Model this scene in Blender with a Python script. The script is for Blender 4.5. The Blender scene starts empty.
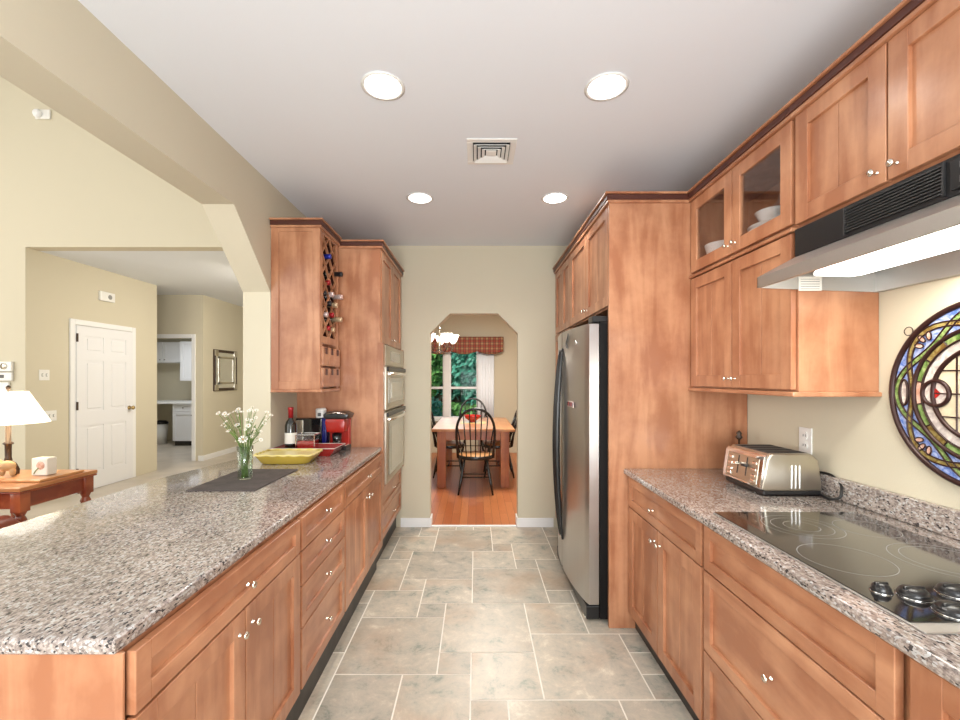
import bpy, bmesh, math, random
from mathutils import Vector, Matrix
random.seed(7)
PI = math.pi
sc = bpy.context.scene
COL = sc.collection

# ------------------------------------------------------------------ camera
CH = 1.38
cam_d = bpy.data.cameras.new('camera'); cam = bpy.data.objects.new('camera', cam_d); COL.objects.link(cam)
cam.location = (0, 0, CH); cam.rotation_euler = (PI/2, 0, 0)
cam_d.sensor_width = 36; cam_d.lens = 430/960*36
cam_d.shift_x = 4/960; cam_d.shift_y = 18.5/960
cam_d.clip_start = 0.05; cam_d.clip_end = 200
sc.camera = cam
sc.view_settings.view_transform = 'Standard'; sc.view_settings.look = 'None'
sc.view_settings.gamma = 1; sc.view_settings.use_curve_mapping = False
sc.view_settings.exposure = -0.08

# ------------------------------------------------------------------ world and lights
w = bpy.data.worlds.new('World'); sc.world = w; w.use_nodes = True
nt = w.node_tree; bg = nt.nodes['Background']
sky = nt.nodes.new('ShaderNodeTexSky'); sky.sky_type = 'NISHITA'; sky.sun_elevation = 0.9; sky.sun_rotation = 2.6; sky.sun_disc = False
nt.links.new(sky.outputs[0], bg.inputs[0]); bg.inputs[1].default_value = 0.13

def lamp(name, kind, loc, energy, color=(1, 1, 1), target=None, **kw):
    d = bpy.data.lights.new(name, kind); d.energy = energy; d.color = color
    for k, v in kw.items(): setattr(d, k, v)
    o = bpy.data.objects.new(name, d); COL.objects.link(o); o.location = loc
    if target is not None:
        o.rotation_euler = (Vector(target)-Vector(loc)).to_track_quat('-Z', 'Y').to_euler()
    return o
COOL = (0.93, 0.97, 1.0); WARM = (1.0, 0.93, 0.82)
lamp('kitchen_rear_fill', 'AREA', (0.0, -1.85, 1.55), 40, COOL, (0.0, 4, 1.5), shape='RECTANGLE', size=2.3, size_y=1.7)  # added kitchen fill, unseen behind the camera; no window in that wall
lamp('ceiling_fill', 'AREA', (0.0, -1.5, 1.15), 104, (.93, .97, 1), (0.0, 1.3, 2.6), shape='RECTANGLE', size=2.0, size_y=1.1)  # unseen fill added behind the camera to brighten the ceiling
lamp('living_side_fill', 'AREA', (-7.6, 1.0, 2.3), 190, (1, .98, .93), (-1.5, 1.6, 1.6), shape='RECTANGLE', size=4.0, size_y=3.0)  # added fill from the unseen side of the living room, no window modelled
lamp('living_rear_fill', 'AREA', (-4.2, -1.8, 2.6), 80, COOL, (-3.6, 4.6, 2.2), shape='RECTANGLE', size=3.6, size_y=3.0)  # second added living room fill, out of view behind the camera
lamp('hall_fill', 'AREA', (-2.45, 5.8, 2.66), 62, WARM, (-3.4, 6.3, .6), shape='DISK', size=.6)  # added to brighten the hall, kept out of sight, no fixture
lamp('laundry_area_light', 'AREA', (-5.7, 8.0, 2.30), 22, COOL, (-5.7, 8.0, 0), shape='DISK', size=0.8)  # unseen area light over the laundry room, no fixture modelled
lamp('dining_window_light', 'AREA', (-0.5, 7.85, 1.35), 5, COOL, (-0.3, 4.5, 0.9), shape='RECTANGLE', size=1.1, size_y=1.3)
lamp('dining_fill', 'AREA', (0.3, 5.6, 2.55), 90, WARM, (0.3, 5.6, 0), shape='DISK', size=0.9)  # added to brighten the dining room, separate from the chandelier, no fixture
lamp('garden_sun', 'SUN', (0, 12, 10), 5.0, (1, .97, .9), (6, 22, 0), angle=0.02)

# ------------------------------------------------------------------ materials
def new_mat(name):
    m = bpy.data.materials.new(name); m.use_nodes = True
    return m, m.node_tree, m.node_tree.nodes['Principled BSDF']
def flat(name, col, rough=0.5, metal=0.0, bump=0.0, bscale=200, var=0.0, spec=None, coat=0):
    m, t, b = new_mat(name)
    b.inputs['Base Color'].default_value = (*col, 1); b.inputs['Roughness'].default_value = rough
    b.inputs['Metallic'].default_value = metal
    if spec is not None: b.inputs['Specular IOR Level'].default_value = spec
    if coat: b.inputs['Coat Weight'].default_value = coat; b.inputs['Coat Roughness'].default_value = 0.1
    tc = t.nodes.new('ShaderNodeTexCoord'); n = t.nodes.new('ShaderNodeTexNoise')
    t.links.new(tc.outputs['Object'], n.inputs['Vector']); n.inputs['Scale'].default_value = bscale
    if bump:
        bp = t.nodes.new('ShaderNodeBump'); bp.inputs['Strength'].default_value = bump; bp.inputs['Distance'].default_value = 0.002
        t.links.new(n.outputs[0], bp.inputs['Height']); t.links.new(bp.outputs[0], b.inputs['Normal'])
    if var:
        n2 = t.nodes.new('ShaderNodeTexNoise'); n2.inputs['Scale'].default_value = bscale*0.1; n2.inputs['Detail'].default_value = 4
        t.links.new(tc.outputs['Object'], n2.inputs['Vector'])
        r = t.nodes.new('ShaderNodeValToRGB')
        r.color_ramp.elements[0].position = 0.3; r.color_ramp.elements[1].position = 0.7
        r.color_ramp.elements[0].color = (*[c*(1-var) for c in col], 1); r.color_ramp.elements[1].color = (*[min(1, c*(1+var)) for c in col], 1)
        t.links.new(n2.outputs[0], r.inputs[0]); t.links.new(r.outputs[0], b.inputs['Base Color'])
    return m
def emit(name, col, s):
    m, t, b = new_mat(name)
    b.inputs['Base Color'].default_value = (*col, 1); b.inputs['Emission Color'].default_value = (*col, 1); b.inputs['Emission Strength'].default_value = s
    return m
def wood(name, c1, c2, axis='Z', scale=1.0, rough=0.33, coat=0.25, rnd=0.10):
    m, t, b = new_mat(name); N = t.nodes; L = t.links
    tc = N.new('ShaderNodeTexCoord'); mp = N.new('ShaderNodeMapping'); oi = N.new('ShaderNodeObjectInfo')
    s = {'Z': (9, 9, 1.3), 'X': (1.3, 9, 9), 'Y': (9, 1.3, 9)}[axis]
    mp.inputs['Scale'].default_value = [k*scale for k in s]
    L.new(tc.outputs['Object'], mp.inputs['Vector'])
    va = N.new('ShaderNodeVectorMath'); va.operation = 'ADD'
    mu = N.new('ShaderNodeMath'); mu.operation = 'MULTIPLY'; mu.inputs[1].default_value = 37
    L.new(oi.outputs['Random'], mu.inputs[0]); L.new(mp.outputs[0], va.inputs[0]); L.new(mu.outputs[0], va.inputs[1])
    n = N.new('ShaderNodeTexNoise'); n.inputs['Scale'].default_value = 1.2; n.inputs['Detail'].default_value = 7; n.inputs['Distortion'].default_value = 0.6
    L.new(va.outputs[0], n.inputs['Vector'])
    n2 = N.new('ShaderNodeTexNoise'); n2.inputs['Scale'].default_value = 4.5; n2.inputs['Detail'].default_value = 5; n2.inputs['Roughness'].default_value = .6
    L.new(tc.outputs['Object'], n2.inputs['Vector'])
    ad = N.new('ShaderNodeMath'); ad.operation = 'ADD'; ms = N.new('ShaderNodeMath'); ms.operation = 'MULTIPLY'; ms.inputs[1].default_value = 0.75
    L.new(n2.outputs[0], ms.inputs[0]); L.new(n.outputs[0], ad.inputs[0]); L.new(ms.outputs[0], ad.inputs[1])
    r = N.new('ShaderNodeValToRGB'); r.color_ramp.elements[0].position = 0.68; r.color_ramp.elements[1].position = 1.12
    r.color_ramp.elements[0].color = (*c1, 1); r.color_ramp.elements[1].color = (*c2, 1)
    L.new(ad.outputs[0], r.inputs[0])
    hs = N.new('ShaderNodeHueSaturation'); mr = N.new('ShaderNodeMapRange'); mr.inputs[3].default_value = 1-rnd; mr.inputs[4].default_value = 1+rnd*0.4
    L.new(oi.outputs['Random'], mr.inputs[0]); L.new(mr.outputs[0], hs.inputs['Value']); L.new(r.outputs[0], hs.inputs['Color'])
    L.new(hs.outputs[0], b.inputs['Base Color'])
    b.inputs['Roughness'].default_value = rough; b.inputs['Coat Weight'].default_value = coat; b.inputs['Coat Roughness'].default_value = 0.18
    return m
M = {}
MAP1, MAP2 = (0.56, 0.275, 0.148), (0.36, 0.140, 0.066)
M['maple'] = wood('maple_vertical_grain', MAP1, MAP2, 'Z')
M['maple_h'] = wood('maple_horizontal_grain', MAP1, MAP2, 'X')
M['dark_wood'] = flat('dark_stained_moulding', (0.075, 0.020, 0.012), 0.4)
M['cherry'] = wood('red_cherry', (0.40, 0.10, 0.035), (0.22, 0.035, 0.015), 'Y', 0.8, 0.25, 0.5)
M['table_top_wood'] = wood('honey_oak', (0.62, 0.30, 0.12), (0.45, 0.17, 0.06), 'Y', 0.8, 0.3, 0.4)
M['table_wood'] = wood('reddish_oak', (0.50, 0.18, 0.06), (0.30, 0.08, 0.03), 'Z', 0.8, 0.35, 0.3)
M['seat_wood'] = wood('natural_seat_oak', (0.72, 0.42, 0.20), (0.55, 0.27, 0.11), 'X', 1.0, 0.35, 0.2)
M['paint'] = flat('cream_wall_paint', (0.62, 0.565, 0.435), 0.75, bump=0.15, bscale=160)
M['ceiling'] = flat('white_ceiling_paint', (0.79, 0.82, 0.87), 0.85, bump=0.1, bscale=160)
M['trim'] = flat('white_trim_paint', (0.85, 0.85, 0.85), 0.4)
M['white'] = flat('white_plastic', (0.82, 0.81, 0.78), 0.4)
M['door_white'] = flat('white_door_paint', (0.80, 0.80, 0.82), 0.45)
M['grey_slot'] = flat('dark_grey_slot', (0.10, 0.10, 0.10), 0.6)
M['slat_black'] = flat('vent_slat_black', (0.03, 0.03, 0.03), 0.4)
M['nickel'] = flat('polished_nickel', (0.80, 0.76, 0.68), 0.18, 1.0)
M['bronze'] = flat('aged_bronze', (0.06, 0.035, 0.022), 0.4, 0.2)
M['brass'] = flat('worn_brass', (0.45, 0.32, 0.14), 0.3, 1.0)
M['black'] = flat('black_plastic', (0.012, 0.012, 0.013), 0.3)
M['black_gloss'] = flat('black_gloss', (0.008, 0.008, 0.009), 0.05, coat=1)
M['black_textured'] = flat('black_textured_steel', (0.006, 0.005, 0.005), 0.55, bump=0.8, bscale=300, spec=.2)
M['black_paint'] = flat('black_satin_paint', (0.012, 0.011, 0.011), 0.25)
M['matte_black'] = flat('matte_black', (0.01, 0.01, 0.01), 0.7)
M['burner'] = flat('burner_print', (0.28, 0.28, 0.27), 0.4)
M['dish'] = flat('white_china', (0.85, 0.85, 0.84), 0.2)
M['yellow'] = flat('yellow_glaze', (0.50, 0.36, 0.05), 0.25, coat=0.5)
M['butter'] = flat('pale_yellow_glaze', (0.72, 0.60, 0.22), 0.3, coat=0.5)
M['red_lacquer'] = flat('red_lacquer', (0.30, 0.012, 0.010), 0.25, coat=0.5)
M['red_plastic'] = flat('red_plastic', (0.36, 0.014, 0.008), 0.25)
M['blue_plastic'] = flat('deep_blue_plastic', (0.01, 0.012, 0.16), 0.25)
M['bottle_glass'] = flat('dark_bottle_glass', (0.006, 0.008, 0.006), 0.06, coat=1)
M['foil_red'] = flat('red_foil', (0.35, 0.015, 0.02), 0.3, 0.3)
M['foil_gold'] = flat('gold_foil', (0.65, 0.48, 0.30), 0.3, 0.4)
M['foil_blue'] = flat('blue_foil', (0.02, 0.03, 0.30), 0.3, 0.3)
M['foil_silver'] = flat('pink_silver_foil', (0.70, 0.55, 0.52), 0.3, 0.4)
M['label'] = flat('paper_label', (0.80, 0.77, 0.70), 0.6)
M['mat'] = flat('charcoal_woven_mat', (0.075, 0.062, 0.060), 0.75, bump=1.0, bscale=220, var=0.25)
M['stem'] = flat('green_stem', (0.14, 0.22, 0.05), 0.5, var=0.3)
M['petal'] = flat('white_petal', (0.86, 0.84, 0.78), 0.6)
M['pollen'] = flat('flower_centre', (0.45, 0.28, 0.10), 0.7)
M['leather'] = flat('red_brown_leather', (0.24, 0.050, 0.028), 0.35, bump=0.4, bscale=60, var=0.25)
M['tan_fabric'] = flat('tan_patterned_fabric', (0.55, 0.30, 0.18), 0.8, var=0.3, bscale=400)
M['carved'] = flat('carved_tan_wood', (0.52, 0.32, 0.15), 0.5, var=0.3, bscale=120)
M['curtain'] = flat('white_sheer', (0.86, 0.87, 0.90), 0.8)
M['green_leaf'] = flat('leaf_green', (0.14, 0.34, 0.08), 0.6, var=0.5, bscale=30)
M['teal_leaf'] = flat('leaf_blue_green', (0.07, 0.30, 0.20), 0.6, var=0.5, bscale=30)
M['bark'] = flat('tree_bark', (0.10, 0.075, 0.055), 0.9, bump=1, bscale=30)
M['lawn'] = flat('lawn_green', (0.10, 0.22, 0.05), 0.9, var=0.3, bscale=20)
M['drive'] = flat('blue_grey_asphalt', (0.10, 0.19, 0.28), 0.8, var=0.15, bscale=20)
M['lamp_glow'] = emit('downlight_lens', (1.0, 0.98, 0.94), 9.0)
M['hood_glow'] = emit('hood_lens', (1.0, 0.99, 0.94), 4.0)
M['shade_glow'] = emit('lampshade_fabric', (1.0, 0.93, 0.80), 1.1)
M['bell_glow'] = emit('chandelier_glass', (1.0, 0.95, 0.86), 2.2)
def steel(name, col, rough, axis):
    m, t, b = new_mat(name); N = t.nodes; L = t.links
    b.inputs['Metallic'].default_value = 1.0; b.inputs['Base Color'].default_value = (*col, 1)
    tc = N.new('ShaderNodeTexCoord'); mp = N.new('ShaderNodeMapping'); n = N.new('ShaderNodeTexNoise')
    mp.inputs['Scale'].default_value = {'X': (2, 120, 120), 'Y': (120, 2, 120), 'Z': (120, 120, 2)}[axis]
    L.new(tc.outputs['Object'], mp.inputs[0]); L.new(mp.outputs[0], n.inputs['Vector']); n.inputs['Scale'].default_value = 1
    mr = N.new('ShaderNodeMapRange'); mr.inputs[3].default_value = rough*0.8; mr.inputs[4].default_value = rough*1.3
    L.new(n.outputs[0], mr.inputs[0]); L.new(mr.outputs[0], b.inputs['Roughness'])
    return m
M['steel'] = steel('brushed_steel', (0.58, 0.57, 0.55), 0.40, 'Y')
M['steel_v'] = steel('brushed_steel_upright', (0.60, 0.59, 0.58), 0.30, 'Z')
M['steel_warm'] = steel('brushed_steel_oven', (0.56, 0.52, 0.44), 0.30, 'X')
M['chrome'] = flat('bright_chrome', (0.85, 0.83, 0.80), 0.10, 1.0)
def glass(name, col=(1, 1, 1), rough=0.0, alpha=0.12):
    m, t, b = new_mat(name); N = t.nodes; L = t.links
    out = N['Material Output']; tr = N.new('ShaderNodeBsdfTransparent'); tr.inputs[0].default_value = (*col, 1)
    gl = N.new('ShaderNodeBsdfGlossy'); gl.inputs['Roughness'].default_value = rough+0.02
    lw = N.new('ShaderNodeLayerWeight'); lw.inputs[0].default_value = .5; fr = N.new('ShaderNodeMath'); fr.operation = 'POWER'; fr.inputs[1].default_value = 3.5; L.new(lw.outputs['Facing'], fr.inputs[0])
    ad = N.new('ShaderNodeMath'); ad.operation = 'ADD'; ad.inputs[1].default_value = .03+alpha*0.2; L.new(fr.outputs[0], ad.inputs[0])
    mx = N.new('ShaderNodeMixShader'); L.new(ad.outputs[0], mx.inputs[0]); L.new(tr.outputs[0], mx.inputs[1]); L.new(gl.outputs[0], mx.inputs[2])
    L.new(mx.outputs[0], out.inputs[0])
    return m
M['glass'] = glass('clear_glass', (0.96, 0.97, 0.97))
M['window_glass'] = glass('window_pane_glass', (0.97, 0.98, 0.98), alpha=-.13)
M['cabinet_glass'] = glass('cabinet_door_glass', (0.93, 0.93, 0.93), alpha=0.0)
M['vase_glass'] = glass('vase_glass', (0.90, 0.95, 0.90), alpha=0.25)
M['oven_glass'] = flat('oven_window_glass', (0.13, 0.115, 0.075), 0.06, coat=1, spec=1.0)
M['oven_pane'] = flat('oven_window_centre', (0.34, 0.31, 0.22), 0.06, coat=1, spec=1.0)
M['mirror'] = flat('mirror_glass', (0.85, 0.88, 0.90), 0.02, 1.0)

def granite():
    m, t, b = new_mat('speckled_granite'); N = t.nodes; L = t.links
    tc = N.new('ShaderNodeTexCoord')
    mp = N.new('ShaderNodeMapping'); mp.inputs['Rotation'].default_value = (0, 0, 0.6); mp.inputs['Scale'].default_value = (1.0, 0.6, 1.0)
    L.new(tc.outputs['Object'], mp.inputs[0])
    n1 = N.new('ShaderNodeTexNoise'); n1.inputs['Scale'].default_value = 125; n1.inputs['Detail'].default_value = 5; n1.inputs['Roughness'].default_value = 0.75
    L.new(mp.outputs[0], n1.inputs['Vector'])
    r1 = N.new('ShaderNodeValToRGB'); cr = r1.color_ramp
    cr.elements[0].position = 0.28; cr.elements[0].color = (0.05, 0.045, 0.045, 1)
    cr.elements[1].position = 0.72; cr.elements[1].color = (0.64, 0.59, 0.54, 1)
    e = cr.elements.new(0.40); e.color = (0.24, 0.19, 0.17, 1)
    e = cr.elements.new(0.50); e.color = (0.40, 0.31, 0.265, 1)
    e = cr.elements.new(0.58); e.color = (0.56, 0.47, 0.41, 1)
    L.new(n1.outputs[0], r1.inputs[0])
    v = N.new('ShaderNodeTexVoronoi'); v.inputs['Scale'].default_value = 230; L.new(mp.outputs[0], v.inputs['Vector'])
    sp = N.new('ShaderNodeSeparateColor'); L.new(v.outputs['Color'], sp.inputs[0])
    gt = N.new('ShaderNodeMath'); gt.operation = 'GREATER_THAN'; gt.inputs[1].default_value = 0.90; L.new(sp.outputs[0], gt.inputs[0])
    mx = N.new('ShaderNodeMixRGB'); mx.inputs[2].default_value = (0.07, 0.06, 0.06, 1); L.new(gt.outputs[0], mx.inputs[0]); L.new(r1.outputs[0], mx.inputs[1])
    gt2 = N.new('ShaderNodeMath'); gt2.operation = 'GREATER_THAN'; gt2.inputs[1].default_value = 0.86; L.new(sp.outputs[1], gt2.inputs[0])
    mx2 = N.new('ShaderNodeMixRGB'); mx2.inputs[2].default_value = (0.62, 0.60, 0.58, 1); L.new(gt2.outputs[0], mx2.inputs[0]); L.new(mx.outputs[0], mx2.inputs[1])
    n2 = N.new('ShaderNodeTexNoise'); n2.inputs['Scale'].default_value = 5; n2.inputs['Detail'].default_value = 3; L.new(tc.outputs['Object'], n2.inputs['Vector'])
    mr = N.new('ShaderNodeMapRange'); mr.inputs[1].default_value = .3; mr.inputs[2].default_value = .7; mr.inputs[3].default_value = 0.66; mr.inputs[4].default_value = 0.92; L.new(n2.outputs[0], mr.inputs[0])
    hs = N.new('ShaderNodeHueSaturation'); hs.inputs['Saturation'].default_value = 0.8; L.new(mx2.outputs[0], hs.inputs['Color']); L.new(mr.outputs[0], hs.inputs['Value'])
    L.new(hs.outputs[0], b.inputs['Base Color'])
    b.inputs['Roughness'].default_value = 0.12; b.inputs['Coat Weight'].default_value = 0.3; b.inputs['Coat Roughness'].default_value = 0.05
    return m
M['granite'] = granite()
def stone_tile():
    m, t, b = new_mat('stone_floor_tile'); N = t.nodes; L = t.links
    tc = N.new('ShaderNodeTexCoord'); at = N.new('ShaderNodeAttribute'); at.attribute_name = 'tile'
    mu = N.new('ShaderNodeVectorMath'); mu.operation = 'SCALE'; mu.inputs[3].default_value = 11; L.new(at.outputs['Color'], mu.inputs[0])
    va = N.new('ShaderNodeVectorMath'); L.new(tc.outputs['Object'], va.inputs[0]); L.new(mu.outputs[0], va.inputs[1])
    n = N.new('ShaderNodeTexNoise'); n.inputs['Scale'].default_value = 7.5; n.inputs['Detail'].default_value = 14; n.inputs['Roughness'].default_value = 0.78; n.inputs['Distortion'].default_value = 0.3
    L.new(va.outputs[0], n.inputs['Vector'])
    r = N.new('ShaderNodeValToRGB'); cr = r.color_ramp
    cr.elements[0].position = 0.37; cr.elements[0].color = (0.25, 0.28, 0.235, 1)
    cr.elements[1].position = 0.66; cr.elements[1].color = (0.72, 0.67, 0.56, 1)
    e = cr.elements.new(0.45); e.color = (0.45, 0.42, 0.355, 1)
    e = cr.elements.new(0.57); e.color = (0.56, 0.50, 0.41, 1)
    L.new(n.outputs[0], r.inputs[0])
    n3 = N.new('ShaderNodeTexNoise'); n3.inputs['Scale'].default_value = 2.2; n3.inputs['Detail'].default_value = 6; L.new(va.outputs[0], n3.inputs['Vector'])
    g = N.new('ShaderNodeMapRange'); g.inputs[1].default_value = 0.50; g.inputs[2].default_value = 0.64; g.inputs[4].default_value = 0.55; L.new(n3.outputs[0], g.inputs[0])
    mx = N.new('ShaderNodeMixRGB'); mx.inputs[2].default_value = (0.46, 0.31, 0.20, 1); L.new(g.outputs[0], mx.inputs[0]); L.new(r.outputs[0], mx.inputs[1])
    hs = N.new('ShaderNodeHueSaturation'); sp = N.new('ShaderNodeSeparateColor'); L.new(at.outputs['Color'], sp.inputs[0])
    mr = N.new('ShaderNodeMapRange'); mr.inputs[3].default_value = 0.84; mr.inputs[4].default_value = 1.12; L.new(sp.outputs[0], mr.inputs[0]); L.new(mr.outputs[0], hs.inputs['Value'])
    L.new(mx.outputs[0], hs.inputs['Color']); L.new(hs.outputs[0], b.inputs['Base Color'])
    b.inputs['Roughness'].default_value = 0.36
    bp = N.new('ShaderNodeBump'); bp.inputs['Strength'].default_value = 0.15; bp.inputs['Distance'].default_value = 0.004; L.new(n.outputs[0], bp.inputs['Height']); L.new(bp.outputs[0], b.inputs['Normal'])
    return m
M['tile'] = stone_tile()
M['grout'] = flat('pale_grout', (0.88, 0.84, 0.76), 0.8)
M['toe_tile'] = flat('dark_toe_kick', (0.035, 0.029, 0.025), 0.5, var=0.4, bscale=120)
def plank_floor(name, c1, c2, axis_rot, rough=0.2):
    m, t, b = new_mat(name); N = t.nodes; L = t.links
    tc = N.new('ShaderNodeTexCoord'); mp = N.new('ShaderNodeMapping'); mp.inputs['Rotation'].default_value = (0, 0, axis_rot); L.new(tc.outputs['Object'], mp.inputs[0])
    br = N.new('ShaderNodeTexBrick'); br.inputs['Scale'].default_value = 1; br.inputs['Brick Width'].default_value = 1.1; br.inputs['Row Height'].default_value = 0.08
    br.inputs['Mortar Size'].default_value = 0.0015; br.inputs['Color1'].default_value = (*c1, 1); br.inputs['Color2'].default_value = (*c2, 1); br.inputs['Mortar'].default_value = (*[c*0.4 for c in c2], 1)
    br.offset = 0.37; L.new(mp.outputs[0], br.inputs['Vector'])
    n = N.new('ShaderNodeTexNoise'); mp2 = N.new('ShaderNodeMapping'); mp2.inputs['Scale'].default_value = (2, 30, 1); L.new(mp.outputs[0], mp2.inputs[0]); L.new(mp2.outputs[0], n.inputs['Vector']); n.inputs['Detail'].default_value = 8
    hs = N.new('ShaderNodeHueSaturation'); mr = N.new('ShaderNodeMapRange'); mr.inputs[3].default_value = 0.75; mr.inputs[4].default_value = 1.25; L.new(n.outputs[0], mr.inputs[0]); L.new(mr.outputs[0], hs.inputs['Value'])
    L.new(br.outputs['Color'], hs.inputs['Color']); L.new(hs.outputs[0], b.inputs['Base Color']); b.inputs['Roughness'].default_value = rough
    return m
M['plank'] = plank_floor('red_oak_planks', (0.50, 0.18, 0.065), (0.38, 0.11, 0.035), PI/2, .32)
M['pale_floor'] = flat('pale_stone_floor', (0.50, 0.44, 0.37), 0.35, var=0.15, bscale=30)
def plaid():
    m, t, b = new_mat('plaid_valance_fabric'); N = t.nodes; L = t.links
    tc = N.new('ShaderNodeTexCoord'); sx = N.new('ShaderNodeSeparateXYZ'); L.new(tc.outputs['Object'], sx.inputs[0])
    def stripes(out, freq, thr):
        a = N.new('ShaderNodeMath'); a.operation = 'MULTIPLY'; a.inputs[1].default_value = freq; L.new(out, a.inputs[0])
        f = N.new('ShaderNodeMath'); f.operation = 'FRACT'; L.new(a.outputs[0], f.inputs[0])
        g = N.new('ShaderNodeMath'); g.operation = 'GREATER_THAN'; g.inputs[1].default_value = thr; L.new(f.outputs[0], g.inputs[0]); return g.outputs[0]
    c = (0.40, 0.25, 0.13, 1)
    prev = None
    for out, fr, th, colr in [(sx.outputs[0], 11, 0.5, (0.32, 0.03, 0.03, 1)), (sx.outputs[2], 11, 0.5, (0.30, 0.03, 0.03, 1)), (sx.outputs[0], 22, 0.8, (0.05, 0.02, 0.03, 1)), (sx.outputs[2], 22, 0.8, (0.05, 0.03, 0.04, 1))]:
        s = stripes(out, fr, th); k = N.new('ShaderNodeMath'); k.operation = 'MULTIPLY'; k.inputs[1].default_value = 0.6; L.new(s, k.inputs[0])
        mx = N.new('ShaderNodeMixRGB'); mx.inputs[2].default_value = colr; L.new(k.outputs[0], mx.inputs[0])
        if prev is None: mx.inputs[1].default_value = c
        else: L.new(prev, mx.inputs[1])
        prev = mx.outputs[0]
    L.new(prev, b.inputs['Base Color']); b.inputs['Roughness'].default_value = 0.9
    return m
M['plaid'] = plaid()
def streak(name, c1, c2, sc_=30):
    m, t, b = new_mat(name); N = t.nodes; L = t.links
    tc = N.new('ShaderNodeTexCoord'); n = N.new('ShaderNodeTexNoise'); n.inputs['Scale'].default_value = sc_; n.inputs['Detail'].default_value = 4; n.inputs['Distortion'].default_value = 2
    L.new(tc.outputs['Object'], n.inputs['Vector']); r = N.new('ShaderNodeValToRGB'); r.color_ramp.elements[0].position = .35; r.color_ramp.elements[1].position = .65
    r.color_ramp.elements[0].color = (*c1, 1); r.color_ramp.elements[1].color = (*c2, 1); L.new(n.outputs[0], r.inputs[0]); L.new(r.outputs[0], b.inputs['Base Color'])
    b.inputs['Roughness'].default_value = 0.12
    return m
M['sg_blue'] = streak('blue_streaky_glass', (0.08, 0.16, 0.50), (0.45, 0.52, 0.75))
M['sg_green'] = streak('green_streaky_glass', (0.08, 0.16, 0.03), (0.32, 0.42, 0.16))
M['sg_olive'] = streak('olive_brown_glass', (0.16, 0.09, 0.02), (0.34, 0.28, 0.10))
M['sg_pink'] = streak('pink_streaky_glass', (0.55, 0.28, 0.20), (0.75, 0.52, 0.42))
M['sg_cream'] = streak('cream_glass', (0.62, 0.52, 0.36), (0.70, 0.62, 0.44), 18)
M['sg_opal'] = streak('opal_glass', (0.45, 0.38, 0.36), (0.75, 0.68, 0.62), 26)
M['sg_red'] = flat('ruby_glass', (0.35, 0.01, 0.01), 0.1)
M['lead'] = flat('dark_lead_came', (0.035, 0.012, 0.010), 0.35, 0.3)

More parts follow.
